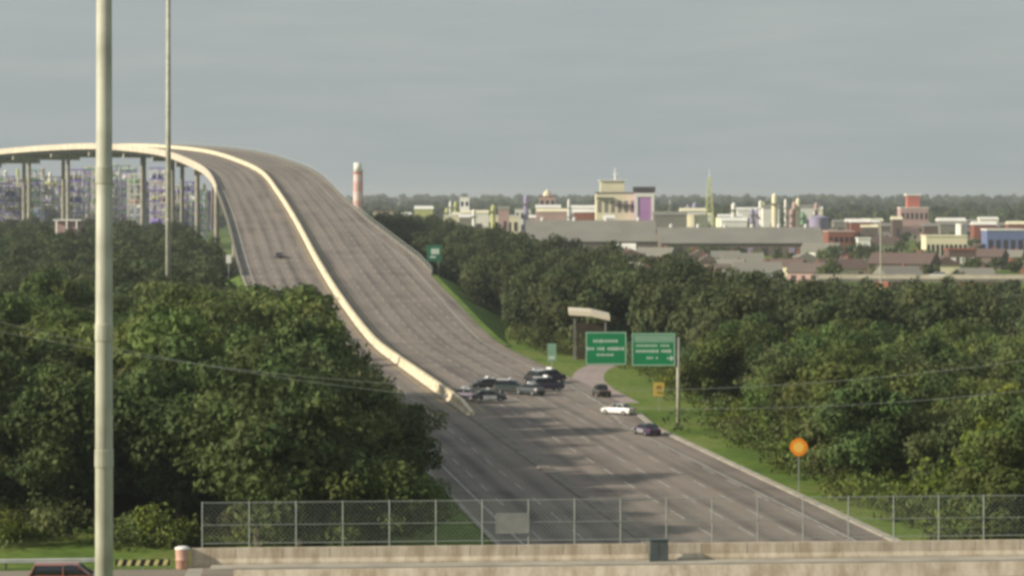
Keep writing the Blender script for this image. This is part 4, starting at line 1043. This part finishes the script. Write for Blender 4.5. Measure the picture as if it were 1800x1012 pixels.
for j in range(11):
    x = -20 + j*36; yt = rr.uniform(306, 334) if x < 270 else rr.uniform(330, 350); c, cn = ((C_slate, 'slate'), (C_dv, 'dark violet'), (C_dg, 'dark green'))[j % 3]
    t, w_, h = block('boiler_house', x, x + 33, yt, 390, 2300 + (j % 2)*30, 18, 'tall %s boiler house behind the bridge, %s' % (cn, ('at the far left', 'left of the thick pole', 'left of the thick pole', 'left of the thick pole, next to it', 'behind the thick pole', 'just right of the thick pole', 'between the light poles', 'between the light poles, right one', 'left of the slender pole', 'right of the slender pole', 'nearest the climbing deck')[j]), 'building', c, C_grey, 0)
    for _ in range(7): MB().tube((rr.uniform(-w_/2, w_/2), -1.0, 0), (rr.uniform(-w_/2, w_/2), -1.0, h*rr.uniform(.5, 1.05)), .5, n=6).build('pipe', pals[rr.randrange(10)], t)
for j in range(44):
    x = -20 + (j % 22)*17.5 + rr.uniform(-6, 6); Y = rr.uniform(1850, 1940) if j < 22 else rr.uniform(1560, 1640); k = rr.randrange(10); yt = rr.uniform(284, 345) if x < 290 else rr.uniform(312, 360); a = P(x, yt, Y)
    t = thing('pipe_rack', (a.x, Y, 0), 'open steel frame with %s decks behind the bridge, %s' % (pn[k], 'left of the thick pole' if x < 165 else ('between the light poles' if x < 290 else 'right of the slender pole')), 'steel frame', 'steel frames of the refinery under the bridge')
    wd = rr.uniform(7, 12); q = MB()
    for sx in (-1, 0, 1):
        for sy in (-1, 1): q.box((sx*wd/2, sy*4, a.z/2), (.6, .6, a.z))
    q.build('columns', C_white if j % 2 else C_lil, t); q = MB(); nl = 7
    for l in range(1, nl + 1): MB().box((0, 0, a.z*l/nl - .5), (wd + 1, 9, .7)).build('deck', pals[k], t)
    q = MB()
    for l in range(nl):
        z0 = a.z*l/nl; q.tube((-wd/2, -4.2, z0), (0, -4.2, z0 + a.z/nl), .2, n=5); q.tube((wd/2, -4.2, z0), (0, -4.2, z0 + a.z/nl), .2, n=5)
    q.build('bracing', pals[(k + 3) % 10], t); 
    for l in range(2, nl, 2): MB().tube((-wd*.4, rr.uniform(-3, 0), a.z*l/nl + 1.2), (wd*.4, rr.uniform(-3, 0), a.z*l/nl + 1.4), 1.5, n=10).build('vessel', pals[(k + l) % 10], t)
for x0, x1, yt, c, nm in ((60, 96, 364, C_blue, 'blue-grey'), (230, 262, 362, C_blue, 'dark blue-grey')):
    a, b2 = P(x0, yt, 1820), P(x1, yt, 1820); r = (b2.x - a.x)/2
    t = thing('storage_tank', ((a.x + b2.x)/2, 1820, 0), nm + ' storage tank below the bridge in the refinery', 'tank', 'storage tanks under the bridge')
    MB().tube((0, 0, 0), (0, 0, a.z - 1), r, n=28, cap=False).build('shell', c, t, smooth=True)
    MB().lathe((0, 0, a.z - 1), [(r + .1, -.2), (r + .1, .2), (.5, 1.4)], 28).build('roof', C_white, t)
# pale building in the wood at the left
a = P(118, 388, 900)
t = thing('pale_building', (a.x, 900, 0), 'pale pinkish building with three columns half hidden by the left wood', 'building')
MB().box((0, 5, a.z/2), (9, 8, a.z)).build('wall', C_pink, t); MB().box((0, 4.5, a.z + .2), (10, 10, .5)).build('roof', C_white, t)
for xx in (-3.5, 0, 3.5): MB().tube((xx, -.2, 0), (xx, -.2, a.z - .1), .35, n=10).build('column', C_white, t)
# flyover at the right with lamp post and white van
a = P(1440, 484, 760)
t = thing('flyover', (a.x, 760, 0), 'low pale concrete flyover crossing behind the right wood', 'bridge', rz=R(-2))
zt = a.z
b_ = MB().box((65, 5, zt - 1.3), (130, 11, .7)); b_.build('deck_slab', M_concd, t)
MB().box((65, -.3, zt - .8), (130, .35, 1.9)).build('parapet', M_conc, t); MB().box((65, 10.3, zt - .8), (130, .35, 1.9)).build('parapet', M_conc2, t)
for xx in (4, 26, 48, 70, 92, 114): MB().box((xx, 5, zt/2 - .9), (1.4, 8, zt - 1.8)).build('pier', M_conc2, t)
a2 = P(1625, 519, 700)
t = thing('slip_road_bridge', (a2.x, 700, 0), 'lower pale concrete slip road below the flyover at the far right', 'bridge', rz=R(-1))
MB().box((25, 3, a2.z - 1.0), (54, 7, .6)).build('deck_slab', M_concd, t); MB().box((25, -.3, a2.z - .4), (54, .3, 1.3)).build('parapet', M_conc2, t)
for xx in (3, 22, 42): MB().box((xx, 3, a2.z/2 - .7), (1.2, 5, a2.z - 1.4)).build('pier', M_conc2, t)
p = P(1548, 505, 755)
t = thing('street_lamp', (p.x, 755, 0), 'single pale street lamp standing at the flyover on the right', 'lamp post')
h = P(1548, 386, 755).z
MB().tube((0, 0, 0), (0, 0, h), .28, .14, n=10).build('pole', M_polepale, t); MB().tube((0, 0, h - .2), (-2.2, 0, h + .2), .09, n=6).build('arm', M_galv, t); MB().box((-2.5, 0, h + .15), (.9, .35, .2)).build('lamp_head', M_galv, t)
p = P(1648, 495, 766)
car((p.x, 766, zt - .93), R(178), 'white van driving on the flyover at the right', 'van', P_white, P_white, None, kind='suv', police=False, name='van')
# far radio mast right horizon and small lamp posts along the bridge
for x, yt, Y, lb in ((1178, 352, 1900, 'thin radio mast right of the mauve tower'),):
    lattice('radio_mast', x, yt, Y, 3, 1, lb, C_grey, antenna=3, lv=6)

# ------------------------------------------------------------------ the air

hz_ = MB().box((0, 7850, 33.5), (16200, 16600, 69.4))
hm = bpy.data.materials.new('haze_air'); hm.use_nodes = True; n = hm.node_tree; n.nodes.clear()
pv = n.nodes.new('ShaderNodeVolumePrincipled'); pv.inputs['Color'].default_value = (.86, .92, .95, 1); pv.inputs['Density'].default_value = 0.0001; pv.inputs['Anisotropy'].default_value = 0.3
mo = n.nodes.new('ShaderNodeOutputMaterial'); n.links.new(pv.outputs[0], mo.inputs['Volume'])
tag(hz_.build('haze', hm), 'thin pale haze in the air over the whole view', 'haze', kind='stuff')
